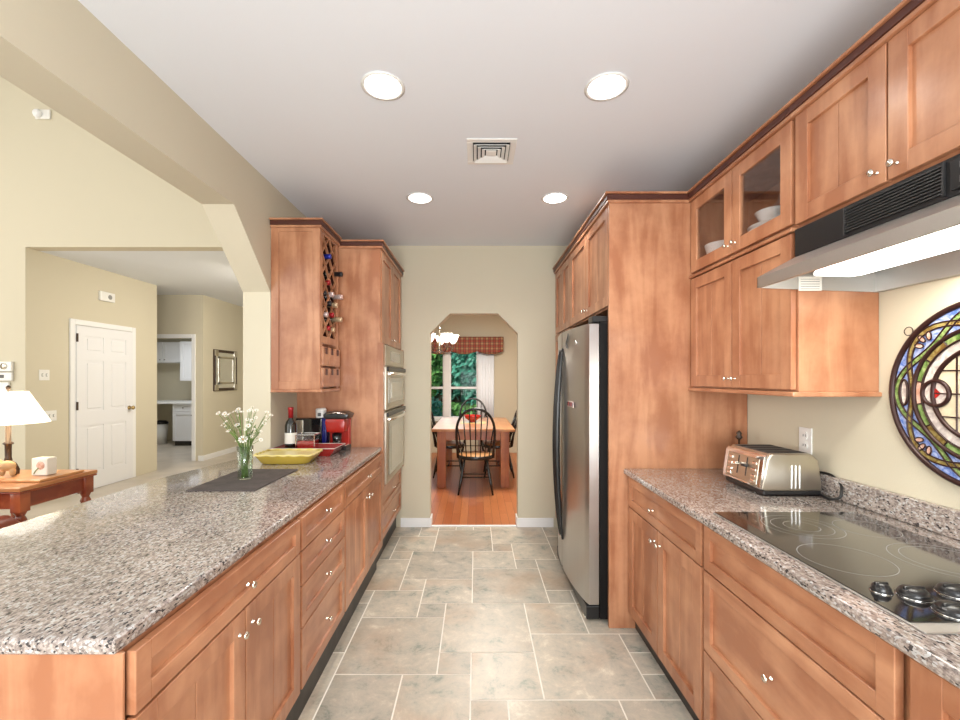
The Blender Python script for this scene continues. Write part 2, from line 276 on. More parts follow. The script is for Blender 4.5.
# ------------------------------------------------------------------ mesh helpers
class MB:
    def __init__(s): s.bm = bmesh.new()
    def _join(s, b2, mtx=None):
        if mtx is not None: bmesh.ops.transform(b2, matrix=mtx, verts=b2.verts)
        me = bpy.data.meshes.new('tmp'); b2.to_mesh(me); b2.free(); s.bm.from_mesh(me); bpy.data.meshes.remove(me)
        return s
    def box(s, x0, x1, y0, y1, z0, z1, bev=0.0, seg=2, mtx=None):
        b = bmesh.new(); bmesh.ops.create_cube(b, size=1)
        for v in b.verts: v.co = Vector(((x0+x1)/2+v.co.x*(x1-x0), (y0+y1)/2+v.co.y*(y1-y0), (z0+z1)/2+v.co.z*(z1-z0)))
        if bev: bmesh.ops.bevel(b, geom=list(b.edges), offset=bev, segments=seg, profile=0.5, affect='EDGES')
        return s._join(b, mtx)
    def prism(s, pts, z0, z1, bev=0.0, mtx=None, seg=3):
        b = bmesh.new(); vs = [b.verts.new((p[0], p[1], z0)) for p in pts]; f = b.faces.new(vs)
        r = bmesh.ops.extrude_face_region(b, geom=[f])
        for v in r['geom']:
            if isinstance(v, bmesh.types.BMVert): v.co.z = z1
        bmesh.ops.recalc_face_normals(b, faces=b.faces)
        if bev:
            ed = [e for e in b.edges if abs(e.verts[0].co.z-e.verts[1].co.z) < 1e-6]
            bmesh.ops.bevel(b, geom=ed, offset=bev, segments=seg, profile=0.5, affect='EDGES')
        return s._join(b, mtx)
    def tube(s, pts, r, n=10, closed=False, caps=True, flat=1.0):
        pts = [Vector(p) for p in pts]; N = len(pts); rs = r if isinstance(r, (list, tuple)) else [r]*N
        b = bmesh.new(); rings = []; up = None
        for i, p in enumerate(pts):
            if closed: d = pts[(i+1) % N]-pts[i-1]
            else: d = pts[min(i+1, N-1)]-pts[max(i-1, 0)]
            d.normalize()
            if up is None: up = Vector((0, 0, 1)) if abs(d.z) < .9 else Vector((1, 0, 0))
            a = d.cross(up)
            if a.length < 1e-4: a = d.cross(Vector((0, 1, 0)))
            a.normalize(); u = a.cross(d).normalized(); up = u
            rings.append([b.verts.new(p+(a*math.cos(t)+u*math.sin(t)*flat)*rs[i]) for t in [2*PI*k/n for k in range(n)]])
        for i in range(N if closed else N-1):
            A, B_ = rings[i], rings[(i+1) % N]
            for k in range(n): b.faces.new((A[k], A[(k+1) % n], B_[(k+1) % n], B_[k]))
        if caps and not closed: b.faces.new(rings[0][::-1]); b.faces.new(rings[-1])
        bmesh.ops.recalc_face_normals(b, faces=b.faces)
        return s._join(b)
    def lathe(s, prof, n=24, mtx=None, caps=True):
        b = bmesh.new(); rings = []
        for r, z in prof: rings.append([b.verts.new((max(r, 1e-4)*math.cos(2*PI*k/n), max(r, 1e-4)*math.sin(2*PI*k/n), z)) for k in range(n)])
        for A, B_ in zip(rings, rings[1:]):
            for k in range(n): b.faces.new((A[k], A[(k+1) % n], B_[(k+1) % n], B_[k]))
        if caps: b.faces.new(rings[0][::-1]); b.faces.new(rings[-1])
        bmesh.ops.recalc_face_normals(b, faces=b.faces)
        return s._join(b, mtx)
    def ball(s, c, r, sub=2, sx=1, sy=1, sz=1):
        b = bmesh.new(); bmesh.ops.create_icosphere(b, subdivisions=sub, radius=r)
        for v in b.verts: v.co = Vector((c[0]+v.co.x*sx, c[1]+v.co.y*sy, c[2]+v.co.z*sz))
        return s._join(b)
    def quad(s, a, b_, c, d):
        vs = [s.bm.verts.new(p) for p in (a, b_, c, d)]; s.bm.faces.new(vs); return s
    def build(s, name, mat, parent=None, smooth=False, loc=None):
        me = bpy.data.meshes.new(name); s.bm.to_mesh(me); s.bm.free()
        me.materials.append(M[mat] if isinstance(mat, str) else mat)
        if smooth:
            for p in me.polygons: p.use_smooth = True
        o = bpy.data.objects.new(name, me); COL.objects.link(o)
        if smooth == 'auto':
            me.set_sharp_from_angle(angle=0.7)
        if parent: o.parent = parent
        if loc: o.location = loc
        return o
def T(x, y, z): return Matrix.Translation((x, y, z))
def R(a, ax): return Matrix.Rotation(a, 4, ax)
def tag(o, label, cat, group=None, kind=None):
    o['label'] = label; o['category'] = cat
    if group: o['group'] = group
    if kind: o['kind'] = kind
    return o
def thing(name, label, cat, loc=(0, 0, 0), rz=0, group=None):
    o = bpy.data.objects.new(name, None); COL.objects.link(o); o.location = loc; o.rotation_euler = (0, 0, rz)
    o.empty_display_size = 0.1
    return tag(o, label, cat, group)
def struct(name, mb, mat, label, cat, parent=None, smooth=False):
    o = mb.build(name, mat, parent, smooth)
    if parent is None: tag(o, label, cat, None, 'structure')
    return o
def copy_tree(o, parent=None):
    c = o.copy(); COL.objects.link(c)
    if parent: c.parent = parent
    for ch in list(o.children): copy_tree(ch, c)
    return c

# ------------------------------------------------------------------ key dimensions
CZ = 2.615          # ceiling
YB = 4.0            # kitchen end wall
WL = -1.30; WL2 = -1.474   # left wall faces
WR = 1.502
YJ = 2.72           # jamb
HZ = 2.317; HC = 1.927; YC = 2.31

# ------------------------------------------------------------------ floors
GX, GY, U = -0.183, 1.846, 0.159
known = [(0,2,3,3),(3,0,3,3),(1,0,2,2),(0,1,1,1),(-3,1,3,3),(-1,-1,2,2),(1,-1,1,1),(2,-3,3,3),(3,3,2,2),(-1,4,1,1),(-3,4,2,2),(-1,5,2,2),(1,5,3,3),(-2,6,1,1),(-5,6,3,3),
         (-2,7,3,3),(1,8,2,2),(3,8,1,1),(4,6,3,3),(3,9,2,2),(2,10,1,1),(-1,10,3,3),(2,11,3,3),(-3,10,2,2),(-3,9,1,1),(-3,-1,2,2),(5,-2,2,2),(5,3,3,2)]
I0, I1, J0, J1 = -5, 7, -25, 14
occ = set(); tiles = []
def put(i, j, a, b):
    cells = [(i+x, j+y) for x in range(a) for y in range(b)]
    if any(c in occ for c in cells): return False
    occ.update(cells); tiles.append((i, j, a, b)); return True
for k in known: put(*k)
rt = random.Random(3)
for j in range(J0, J1):
    for i in range(I0, I1):
        if (i, j) in occ: continue
        opts = [(3, 3), (2, 2), (2, 3), (3, 2), (1, 1)]; rt.shuffle(opts); opts.sort(key=lambda s: -(s[0]*s[1]) + rt.random()*4)
        for a, b in opts:
            if i+a <= I1 and j+b <= J1 and put(i, j, a, b): break
bm = bmesh.new(); lay = bm.loops.layers.float_color.new('tile'); g = 0.0035
xmin, xmax = -0.80, 0.95
for (i, j, a, b) in tiles:
    x0, x1 = GX+i*U+g, GX+(i+a)*U-g; y0, y1 = GY+j*U+g, GY+(j+b)*U-g
    x0, x1 = max(x0, xmin), min(x1, xmax); y0, y1 = max(y0, -2.0), min(y1, 4.0)
    if x1-x0 < .01 or y1-y0 < .01: continue
    c = (rt.random(), rt.random(), rt.random(), 1)
    f = bm.faces.new([bm.verts.new(p) for p in ((x0, y0, 0), (x1, y0, 0), (x1, y1, 0), (x0, y1, 0))])
    for l in f.loops: l[lay] = c
bmesh.ops.recalc_face_normals(bm, faces=bm.faces)
for f in bm.faces:
    if f.normal.z < 0: f.normal_flip()
me = bpy.data.meshes.new('floor'); bm.to_mesh(me); bm.free(); me.materials.append(M['tile'])
o = bpy.data.objects.new('floor', me); COL.objects.link(o); tag(o, 'kitchen floor of mixed-size grey-beige stone tiles with pale grout', 'floor', None, 'structure')
struct('floor_grout', MB().box(WL2, WR, -2.0, 4.0, -0.05, -0.0015), 'grout', '', '', parent=o)
struct('floor_dining', MB().box(-2.2, WR+.9, 4.0, 8.3, -0.05, 0.0), 'plank', 'reddish oak plank floor of the dining room', 'floor')
struct('floor_living', MB().box(-8, WL2, -2.0, 10.2, -0.05, 0.0), 'pale_floor', 'pale beige floor of the living room and hall', 'floor')

# ------------------------------------------------------------------ kitchen shell
struct('wall_right', MB().box(WR, WR+.12, -2.0, 4.12, 0, CZ), 'paint', 'cream painted wall behind the cooktop', 'wall')
struct('ceiling', MB().box(WL, WR, -2.0, 4.0, CZ, CZ+.1), 'ceiling', 'flat white kitchen ceiling with recessed lights', 'ceiling')
struct('wall_rear', MB().box(-8, WR+.12, -2.12, -2.0, 0, 4.6), 'paint', 'cream wall behind the camera', 'wall')
# left wall with header beam, chamfered opening
pts = [(-2.0, HZ), (YC, HZ), (YJ, HC), (YJ, 0), (YB+.12, 0), (YB+.12, 4.6), (-2.0, 4.6)]
mt = Matrix(((0, 0, 1, 0), (1, 0, 0, 0), (0, 1, 0, 0), (0, 0, 0, 1)))  # (y,z,x)->(x,y,z)
struct('wall_left', MB().prism(pts, WL2, WL, mtx=mt), 'paint', 'cream beam and wall with the angled opening to the living room', 'wall')
# end wall with arched opening
a0, a1, at, ac = -0.428, 0.390, 1.985, 0.185
pts = [(WL2, 0), (a0, 0), (a0, at-ac), (a0+ac, at), (a1-ac, at), (a1, at-ac), (a1, 0), (2.4, 0), (2.4, CZ), (WL2, CZ)]
mx_ = Matrix(((1, 0, 0, 0), (0, 0, 1, 0), (0, 1, 0, 0), (0, 0, 0, 1)))
struct('wall_back', MB().prism(pts, YB, YB+.12, mtx=mx_), 'paint', 'cream end wall with the angled opening to the dining room', 'wall')
struct('baseboard_back', MB().box(-0.70, a0-.001, YB-.014, YB-.0005, 0, .085, .003), 'trim', 'white baseboard left of the dining room opening', 'baseboard')
struct('baseboard_back_right', MB().box(a1+.001, 0.72, YB-.014, YB-.0005, 0, .085, .003), 'trim', 'white baseboard right of the dining room opening', 'baseboard')
struct('baseboard_jamb', MB().box(a0-.001, a0+.013, YB-.014, YB+.13, 0, .085, .003).box(a1-.013, a1+.001, YB-.014, YB+.13, 0, .085, .003), 'trim', 'white baseboard pieces on both jambs of the dining opening', 'baseboard')
struct('trim_1', MB().box(a0+.014, a1-.014, YB+.0, YB+.035, 0.0, .008, .002), 'trim', 'pale threshold strip between tile and wood floor', 'trim')

# ------------------------------------------------------------------ living room and hall shell
HX = -4.8; HY0 = 4.58; HYE = 6.47; HCZ = 2.78; FY = 7.2; MX = -4.57
struct('wall_living_front', MB().box(-8, HX, HY0, HY0+.14, 0, 4.6).box(HX, WL2, HY0, HY0+.14, HCZ, 4.6), 'paint', 'tall pale living room wall above the hall', 'wall')
struct('wall_living_side', MB().box(-8.12, -8, -2, HY0+.14, 0, 4.6), 'paint', 'far side wall of the living room', 'wall')
struct('ceiling_living', MB().box(-8, WL2, -2, HY0+.14, 4.6, 4.7), 'ceiling', 'high white living room ceiling', 'ceiling')
struct('ceiling_hall', MB().box(-7.4, -2.1, HY0+.14, 10.2, HCZ, HCZ+.1), 'ceiling', 'low white ceiling over the hall', 'ceiling')
struct('wall_hall', MB().box(HX-.12, HX, HY0+.14, HYE, 0, HCZ), 'paint', 'tan wall with the closed white six-panel door', 'wall')
dx0, dx1, dzt = -5.34, (192.5-476)*FY/430, 2.06
struct('wall_hall_end', MB().box(-7.4, -5.62, FY, FY+.12, 0, HCZ).box(-5.62, dx1, FY, FY+.12, dzt, HCZ).box(dx1, MX, FY, FY+.12, 0, HCZ), 'paint', 'cream wall around the laundry doorway', 'wall')
struct('wall_mirror', MB().box(MX-.12, MX, FY+.12, 9.3, 0, HCZ), 'paint', 'pale wall carrying the framed mirror', 'wall')
struct('wall_hall_far', MB().box(MX, -2.2, 9.2, 9.3, 0, HCZ), 'paint', 'far cream wall closing the hall', 'wall')
struct('wall_hall_inner', MB().box(-2.2, -2.102, 4.242, 9.3, 0, HCZ), 'paint', 'cream wall between hall and dining room', 'wall')
struct('wall_hall_connector', MB().box(-2.2, WL2, 4.12, 4.24, 0, HCZ), 'paint', 'short cream wall joining kitchen and hall', 'wall')
struct('wall_laundry', MB().box(-7.4, -4.69, 9.6, 9.7, 0, HCZ), 'paint', 'back wall of the laundry room', 'wall')
struct('wall_laundry_side', MB().box(-7.5, -7.4, 4.7, 9.7, 0, HCZ), 'paint', 'side wall of the laundry room', 'wall')
struct('baseboard_hall_end', MB().box(dx1+.10, MX+.014, FY-.014, FY, 0, .09, .003).box(MX, MX+.014, FY, 9.2, 0, .09, .003), 'trim', 'white baseboard below the framed mirror', 'baseboard')
struct('trim_2', MB().box(dx1-.005, dx1+.055, FY-.02, FY, 0, dzt+.06, .004).box(-5.7, dx1-.005, FY-.02, FY, dzt-.005, dzt+.06, .004), 'trim', 'white casing around the laundry doorway', 'trim')
# six panel door in wall_hall (facing +X)
DY0, DY1 = 5.08+.055, 6.03-.055
d = thing('door_1', 'closed white six-panel interior door', 'door', (HX+.002, DY0, 0), PI/2); d['kind'] = 'structure'
dw = DY1-DY0; dh = 2.02
def panel_slab(mb, w_, h_, rects, t=.03, rec=.008):
    xs = sorted({0, w_} | {r[0] for r in rects} | {r[1] for r in rects}); zs = sorted({0.005, h_} | {r[2] for r in rects} | {r[3] for r in rects})
    for i in range(len(xs)-1):
        for j in range(len(zs)-1):
            cx, cz = (xs[i]+xs[i+1])/2, (zs[j]+zs[j+1])/2
            inside = any(r[0] < cx < r[1] and r[2] < cz < r[3] for r in rects)
            mb.box(xs[i], xs[i+1], (-t+rec) if inside else -t, 0, zs[j], zs[j+1])
    for r in rects: mb.box(r[0]+.03, r[1]-.03, -t+.001, -.005, r[2]+.03, r[3]-.03, .006)
    return mb
c1, c2, c3, c4 = .11*dw/.8, dw/2-.05, dw/2+.05, dw-.11*dw/.8
rects = [(x0, x1, z0, z1) for x0, x1 in ((c1, c2), (c3, c4)) for z0, z1 in ((.22, .80), (.98, 1.60), (1.70, 1.90))]
panel_slab(MB(), dw, dh, rects).build('door_slab', 'door_white', d)
MB().box(-.065, -.004, -.022, 0, 0, dh+.07, .004).box(dw+.004, dw+.065, -.022, 0, 0, dh+.07, .004).box(-.004, dw+.004, -.022, 0, dh+.006, dh+.07, .004).build('door_casing', 'trim', d)
for z in (.2, 1.0, 1.82): MB().box(-.004, .012, -.042, -.025, z, z+.1, .002).build('hinge', 'bronze', d)
MB().lathe([(.028, 0), (.028, .006), (.010, .012), (.010, .035), (.024, .045), (.028, .058), (.020, .07), (.001, .072)], 20, mtx=T(dw-.065, -.03, .98) @ R(PI/2, 'X')).build('door_handle', 'brass', d, True)

# ------------------------------------------------------------------ dining room shell
DYB = 8.0; DXL = -2.0; DXR = 2.3
wx0, wx1, wz0, wz1 = -1.16, 0.08, 0.62, 2.04
struct('wall_dining', MB().box(DXL, wx0, DYB, DYB+.14, 0, CZ).box(wx1, DXR, DYB, DYB+.14, 0, CZ).box(wx0, wx1, DYB, DYB+.14, 0, wz0).box(wx0, wx1, DYB, DYB+.14, wz1, CZ), 'paint', 'cream dining room wall around the garden window', 'wall')
struct('wall_dining_left', MB().box(DXL-.1, DXL, YB+.12, DYB+.14, 0, CZ), 'paint', 'cream left wall of the dining room', 'wall')
struct('wall_dining_right', MB().box(DXR, DXR+.1, YB+.12, DYB+.14, 0, CZ), 'paint', 'cream right wall of the dining room', 'wall')
struct('ceiling_dining', MB().box(DXL, DXR, YB+.12, DYB, CZ, CZ+.1), 'ceiling', 'white dining room ceiling', 'ceiling')
win = thing('window_1', 'white double window looking onto green garden trees', 'window', ((wx0+wx1)/2, DYB+.05, wz0)); win['kind'] = 'structure'
hw = (wx1-wx0)/2; hh = wz1-wz0; mc = -0.545-(wx0+wx1)/2
f = MB().box(-hw, -hw+.05, -.03, .05, 0, hh, .004).box(hw-.05, hw, -.03, .05, 0, hh, .004).box(-hw, hw, -.03, .05, 0, .05, .004).box(-hw, hw, -.03, .05, hh-.05, hh, .004).box(mc-.055, mc+.055, -.04, .05, .05, hh-.05, .004)
f.build('window_frame', 'trim', win)
rz = 1.205-wz0
for x0, x1 in ((-hw+.05, mc-.055), (mc+.055, hw-.05)):
    s = MB().box(x0, x1, -.005, .03, rz-.022, rz+.022, .003).box(x0, x0+.022, 0, .03, .05, hh-.05).box(x1-.022, x1, 0, .03, .05, hh-.05).build('sash', 'trim', win)
    MB().box(x0+.022, x1-.022, .012, .016, .05, rz-.022).box(x0+.022, x1-.022, .012, .016, rz+.022, hh-.05).build('pane', 'window_glass', win)
MB().box(-hw-.03, hw+.03, -.10, -.03, -.03, .0, .004).build('window_sill', 'trim', win)

# ------------------------------------------------------------------ cabinets
def shaker(w_, h_, x0, z0, st=.058, t=.02, rec=.012, groove=True, glass_=False):
    """door or drawer front in local axes, front faces -y, its front plane at y=0, back at y=t"""
    mb = MB(); x1, z1 = x0+w_, z0+h_; b = .0015
    mb.box(x0, x0+st, 0, t, z0, z1, b, 1); mb.box(x1-st, x1, 0, t, z0, z1, b, 1)
    mb.box(x0+st-.001, x1-st+.001, 0.0004, t, z0, z0+st, b, 1); mb.box(x0+st-.001, x1-st+.001, .0004, t, z1-st, z1, b, 1)
    if not glass_:
        if groove:
            xm = (x0+x1)/2
            mb.box(x0+st-.002, xm-.0012, rec, t-.002, z0+st-.002, z1-st+.002, .0012, 1); mb.box(xm+.0012, x1-st+.002, rec, t-.002, z0+st-.002, z1-st+.002, .0012, 1)
        else: mb.box(x0+st-.002, x1-st+.002, rec, t-.002, z0+st-.002, z1-st+.002)
    return mb
KN = [(.007, 0), (.007, .002), (.004, .005), (.0035, .012), (.008, .015), (.0105, .018), (.0110, .021), (.008, .025), (.001, .026)]
def knob(parent, x, z, y=0.0):
    return MB().lathe(KN, 14, mtx=T(x, y, z) @ R(PI/2, 'X')).build('knob', 'nickel', parent, True)
def fronts(root, items, gap=.003):
    for kind, x0, x1, z0, z1, knobs in items:
        w_, h_ = x1-x0-2*gap, z1-z0-2*gap
        if kind == 'door': o_ = shaker(w_, h_, x0+gap, z0+gap).build('door', 'maple', root)
        elif kind == 'glass_door':
            o_ = shaker(w_, h_, x0+gap, z0+gap, glass_=True).build('door', 'maple', root)
            MB().box(x0+.058, x1-.058, .008, .012, z0+.058, z1-.058).build('pane', 'cabinet_glass', o_)
        else: o_ = shaker(w_, h_, x0+gap, z0+gap, st=.042, groove=False).build('drawer', 'maple_h', root)
        for kx, kz in knobs: knob(o_, kx, kz)
def crown(root, x0, x1, z=2.36, ret0=None, ret1=None, depth=.3):
    """stepped crown: x0..x1 along the front, optional returns along the sides"""
    segs = [(z-.012, z+.004, .012, 'maple_h'), (z+.004, z+.033, .016, 'dark_wood'), (z+.033, z+.044, .026, 'maple_h')]
    for nm, mat, zz in (('crown', 'maple_h', (0, 2)), ('crown_band', 'dark_wood', (1,))):
        mb = MB()
        for k in zz:
            za, zb, p, _ = segs[k]
            xa = x0-(p if ret0 else 0); xb = x1+(p if ret1 else 0)
            mb.box(xa, xb, -p, depth, za, zb, .002, 1)
        mb.build(nm, mat, root)
TOPZ = .8515
def base_cabinet(label, side, face, y0, y1, ztoe, items, toe_rec, depth, group=None):
    if side == 'R': root = thing('base_cabinet', label, 'cabinet', (face, y1, 0), -PI/2, group)
    else: root = thing('base_cabinet', label, 'cabinet', (face, y0, 0), PI/2, group)
    w_ = y1-y0
    MB().box(0.0005, w_-.0005, .026, depth, ztoe, TOPZ, .001, 1).build('body', 'maple', root)
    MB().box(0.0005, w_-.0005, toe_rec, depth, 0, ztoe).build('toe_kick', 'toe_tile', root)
    fronts(root, items)
    return root
# right run: local x grows toward the camera
RF = .835
yr = [2.375, 1.587, .843, .10]
w1 = yr[0]-yr[1]
base_cabinet('maple base cabinet with one drawer over two doors, beside the tall refrigerator panel', 'R', RF, yr[1], yr[0], .10,
    [('drawer', 0.012, w1-.006, .68, .8465, [(w1*.44, .757)]), ('door', .012, w1/2, .10, .68, [(w1/2-.03, .62)]), ('door', w1/2, w1-.006, .10, .68, [(w1/2+.03, .62)])], .045, .66)
w2 = yr[1]-yr[2]
base_cabinet('maple base cabinet of three wide drawers under the black cooktop', 'R', RF, yr[2], yr[1], .10,
    [('drawer', .006, w2-.012, .68, .8465, []), ('drawer', .006, w2-.012, .385, .68, [(w2/2, .532)]), ('drawer', .006, w2-.012, .10, .385, [(w2/2, .25)])], .045, .66)
w3 = yr[2]-yr[3]
base_cabinet('maple base cabinet nearest the camera on the cooktop side', 'R', RF, yr[3], yr[2], .10,
    [('door', .012, w3/2, .10, .8465, [(w3/2-.03, .62)]), ('door', w3/2, w3-.006, .10, .8465, [(w3/2+.03, .62)])], .045, .66)
# left run: local x grows away from the camera
LF = -.668; LT = .18
yl = [.835, 1.644, 2.196, 3.112]
wa = yl[1]-yl[0]
rt_ = base_cabinet('maple base cabinet, wide drawer over two doors, at the near end of the peninsula', 'L', LF, yl[0], yl[1], LT,
    [('drawer', .006, wa-.006, .715, .8475, [(wa*.52, .778)]), ('door', .006, wa*.51, LT, .715, [(wa*.51-.035, .655)]), ('door', wa*.51, wa-.006, LT, .715, [(wa*.51+.035, .655)])], .052, .60)
MB().box(-.008, 0.0, .012, .60, 0, TOPZ, .002, 1).build('end_panel', 'maple', rt_)
wb = yl[2]-yl[1]
zz = [LT, .418, .579, .715, .8475]
base_cabinet('maple base cabinet of four drawers in the middle of the peninsula', 'L', LF, yl[1], yl[2], LT,
    [('drawer', .006, wb-.006, zz[i], zz[i+1], [(wb/2, (zz[i]+zz[i+1])/2+.01)]) for i in range(4)], .052, .60)
wc = yl[3]-yl[2]
base_cabinet('maple base cabinet with drawer over two doors beside the wall ovens', 'L', LF, yl[2], yl[3], LT,
    [('drawer', .006, wc-.03, .715, .8475, [(wc*.5, .778)]), ('door', .006, wc*.5, LT, .715, [(wc*.5-.035, .655)]), ('door', wc*.5, wc-.03, LT, .715, [(wc*.5+.035, .655)])], .052, .60)
tag(MB().box(-1.36, -1.275, .835, 2.715, 0, .851, .002, 1).build('peninsula_back_panel', 'maple'), 'maple panel closing the living room side of the peninsula', 'panel')

# countertops
pts = [(-.684, .815), (-.684, 3.113), (WL+.002, 3.113), (WL+.002, YJ-.002), (-1.462, YJ-.002), (-1.576, 2.15), (-1.576, .815)]
tag(MB().prism(pts, .852, .885, .010).build('countertop', 'granite', smooth='auto'), 'grey speckled granite countertop on the left peninsula', 'countertop')
ct = tag(MB().prism([(.815, .10), (.815, 2.373), (WR-.001, 2.373), (WR-.001, .10)][::-1], .852, .885, .010).build('countertop', 'granite', smooth='auto'), 'speckled granite countertop on the right run around the cooktop', 'countertop')
tag(MB().box(WR-.028, WR-.001, .10, 2.373, .8855, .972, .003).build('backsplash', 'granite'), 'low granite backsplash strip along the wall behind the cooktop', 'backsplash')

# tall oven cabinet (left)
OF = -.69; oy0, oy1 = 3.117, 3.995
ow = oy1-oy0; od = WL*-1+OF-.002
oc = thing('oven_cabinet', 'tall reddish maple cabinet housing the stainless double oven', 'cabinet', (OF, oy0, 0), PI/2)
oz0, oz1 = .575, 1.635; ox0, ox1 = .05, ow-.03
MB().box(0, .02, .004, od, LT, 2.34, .001, 1).box(ow-.02, ow, .004, od, LT, 2.34).box(.02, ow-.02, od-.02, od, LT, 2.34).box(.02, ow-.02, .021, od-.02, LT, oz0-.003).box(.02, ow-.02, .021, od-.02, oz1+.003, 2.34).build('body', 'maple', oc)
MB().box(-.0012, ox0-.002, -.018, .022, oz0-.005, oz1+.005).build('face_frame', 'maple', oc); MB().box(ox1+.002, ow, -.018, .022, oz0-.005, oz1+.005).build('face_frame', 'maple', oc)
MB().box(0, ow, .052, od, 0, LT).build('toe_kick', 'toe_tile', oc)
fronts(oc, [('door', .03, ow/2, 1.64, 2.33, [(ow/2-.03, 1.69)]), ('door', ow/2, ow-.02, 1.64, 2.33, [(ow/2+.03, 1.69)]),
            ('drawer', .03, ow-.02, .385, .57, [(ow/2, .48)]), ('drawer', .03, ow-.02, LT, .385, [(ow/2, .29)])])
crown(oc, 0, ow, z=2.335, ret0=True, depth=od)
# double wall oven
ov = thing('double_wall_oven', 'stainless double wall oven with black handles set in the tall cabinet', 'oven', (OF, oy0+ox0, oz0), PI/2)
OW = ox1-ox0; OH = oz1-oz0
MB().box(.002, OW-.002, .0, .50, 0, OH, .003).build('housing', 'steel_warm', ov)
MB().box(.01, OW-.01, -.022, 0, OH-.16, OH-.005, .004).build('control_panel', 'steel_warm', ov)
MB().box(OW*.25, OW*.75, -.024, -.021, OH-.12, OH-.04, .001, 1).build('display', 'oven_glass', ov)
for z0, z1 in ((.57, .895), (.02, .555)):
    dr = MB().box(.008, OW-.008, -.03, 0, z0, z1, .006).build('oven_door', 'steel_warm', ov)
    MB().box(.012, OW-.012, -.044, -.029, z1-.035, z1-.002, .004).build('handle_strip', 'black', dr)
    MB().box(.09, OW-.09, -.033, -.029, z0+.05, z1-.085, .001, 1).build('window', 'oven_glass', dr)
    MB().box(.16, OW-.16, -.035, -.032, z0+.085, z1-.12, .001, 1).build('window_centre', 'oven_pane', dr)
    zh = z1-.055
    MB().tube([(.03+(OW-.06)*t, -.045-.028*math.sin(PI*t)**.5, zh) for t in [i/14 for i in range(15)]], .011, 10).box(.02, .045, -.05, -.028, zh-.012, zh+.012, .003).box(OW-.045, OW-.02, -.05, -.028, zh-.012, zh+.012, .003).build('handle', 'chrome', dr, 'auto')

# wine rack upper cabinet (left)
UF = -.987; uy0, uy1 = 2.72, 3.088
uw = uy1-uy0; ud = -WL+UF-.002; uz0 = 1.292
uc = thing('wine_cabinet', 'maple wall cabinet with lattice wine rack and six small drawers', 'cabinet', (UF, uy0, 0), PI/2)
b_ = MB().box(0.012, .03, .018, ud, uz0+.02, 2.36).box(uw-.018, uw, .018, ud, uz0+.02, 2.36).box(.03, uw-.018, ud-.012, ud, uz0+.02, 2.36).box(.03, uw-.018, .018, ud-.012, 2.33, 2.36).box(.03, uw-.018, .018, ud-.012, 1.60, 1.63).box(.03, uw-.018, .03, ud-.012, uz0+.02, 1.60)
b_.build('body', 'maple', uc)
# framed end panel facing the camera
pm = Matrix(((0, 1, 0, 0), (-1, 0, 0, ud), (0, 0, 1, 0), (0, 0, 0, 1)))   # local x (0..ud) -> -y ; front -> -x
e_ = shaker(ud, 2.36-uz0-.02, 0, uz0+.02, st=.05, t=.012, rec=.006, groove=False)
bmesh.ops.transform(e_.bm, matrix=Matrix(((0, 1, 0, 0), (-1, 0, 0, ud), (0, 0, 1, 0), (0, 0, 0, 1))), verts=e_.bm.verts)
e_.build('end_panel', 'maple', uc)
MB().box(.012, .05, 0, .018, uz0+.02, 2.36, .0015, 1).box(uw-.045, uw, 0, .018, uz0+.02, 2.36, .0015, 1).box(.05, uw-.045, 0, .018, 2.315, 2.36, .0015, 1).box(.05, uw-.045, 0, .018, 1.605, 1.655, .0015, 1).build('face_frame', 'maple', uc)
MB().box(-.006, uw, -.012, ud, uz0, uz0+.02, .003).build('light_rail', 'maple_h', uc)
crown(uc, 0, uw+.0, z=2.345, ret0=True, depth=ud)
nlat = MB(); lx0, lx1, lz0, lz1 = .05, uw-.045, 1.655, 2.315
st_ = .135; Wd = lx1-lx0
def clipseg(xa, za, dx, dz):
    ts = []
    t0, t1 = (lx0-xa)/dx, (lx1-xa)/dx
    if t0 > t1: t0, t1 = t1, t0
    u0, u1 = (lz0-za)/dz, (lz1-za)/dz
    if u0 > u1: u0, u1 = u1, u0
    a, b2 = max(t0, u0), min(t1, u1)
    return (a, b2) if b2-a > .02 else None
for k in range(-8, 14):
    for sgn in (1, -1):
        r_ = clipseg(lx0, lz0+k*st_, 1, sgn)
        if r_:
            a, b2 = r_; p0 = Vector((lx0+a, .006, lz0+k*st_+sgn*a)); p1 = Vector((lx0+b2, .006, lz0+k*st_+sgn*b2))
            L_ = (p1-p0).length; ang = -math.atan2(p1.z-p0.z, p1.x-p0.x)
            nlat.box(0, L_, -.004, .008 if sgn > 0 else .010, -.005, .005, mtx=T(*p0) @ R(ang, 'Y'))
nlat.build('lattice', 'maple', uc)
MB().box(.0305, .033, .02, ud-.014, 1.632, 2.328).box(uw-.0205, uw-.0185, .02, ud-.014, 1.632, 2.328).box(.033, uw-.0205, ud-.014, ud-.0125, 1.632, 2.328).box(.033, uw-.0205, .02, ud-.014, 1.6305, 1.633).build('rack_shade_lining', 'dark_wood', uc)  # added dark lining, its colour stands in for the shade inside the rack
for r_ in range(2):
    for c_ in range(3):
        x0 = .02+c_*(uw-.03)/3; x1 = x0+(uw-.03)/3-.004; z0 = 1.325+r_*.136; z1 = z0+.122
        dr = MB().box(x0, x1, -.014, .016, z0, z1, .003).build('drawer', 'maple_h', uc)
        MB().box((x0+x1)/2-.018, (x0+x1)/2+.018, -.018, -.013, z1-.045, z1-.003, .002).build('finger_pull', 'dark_wood', dr)
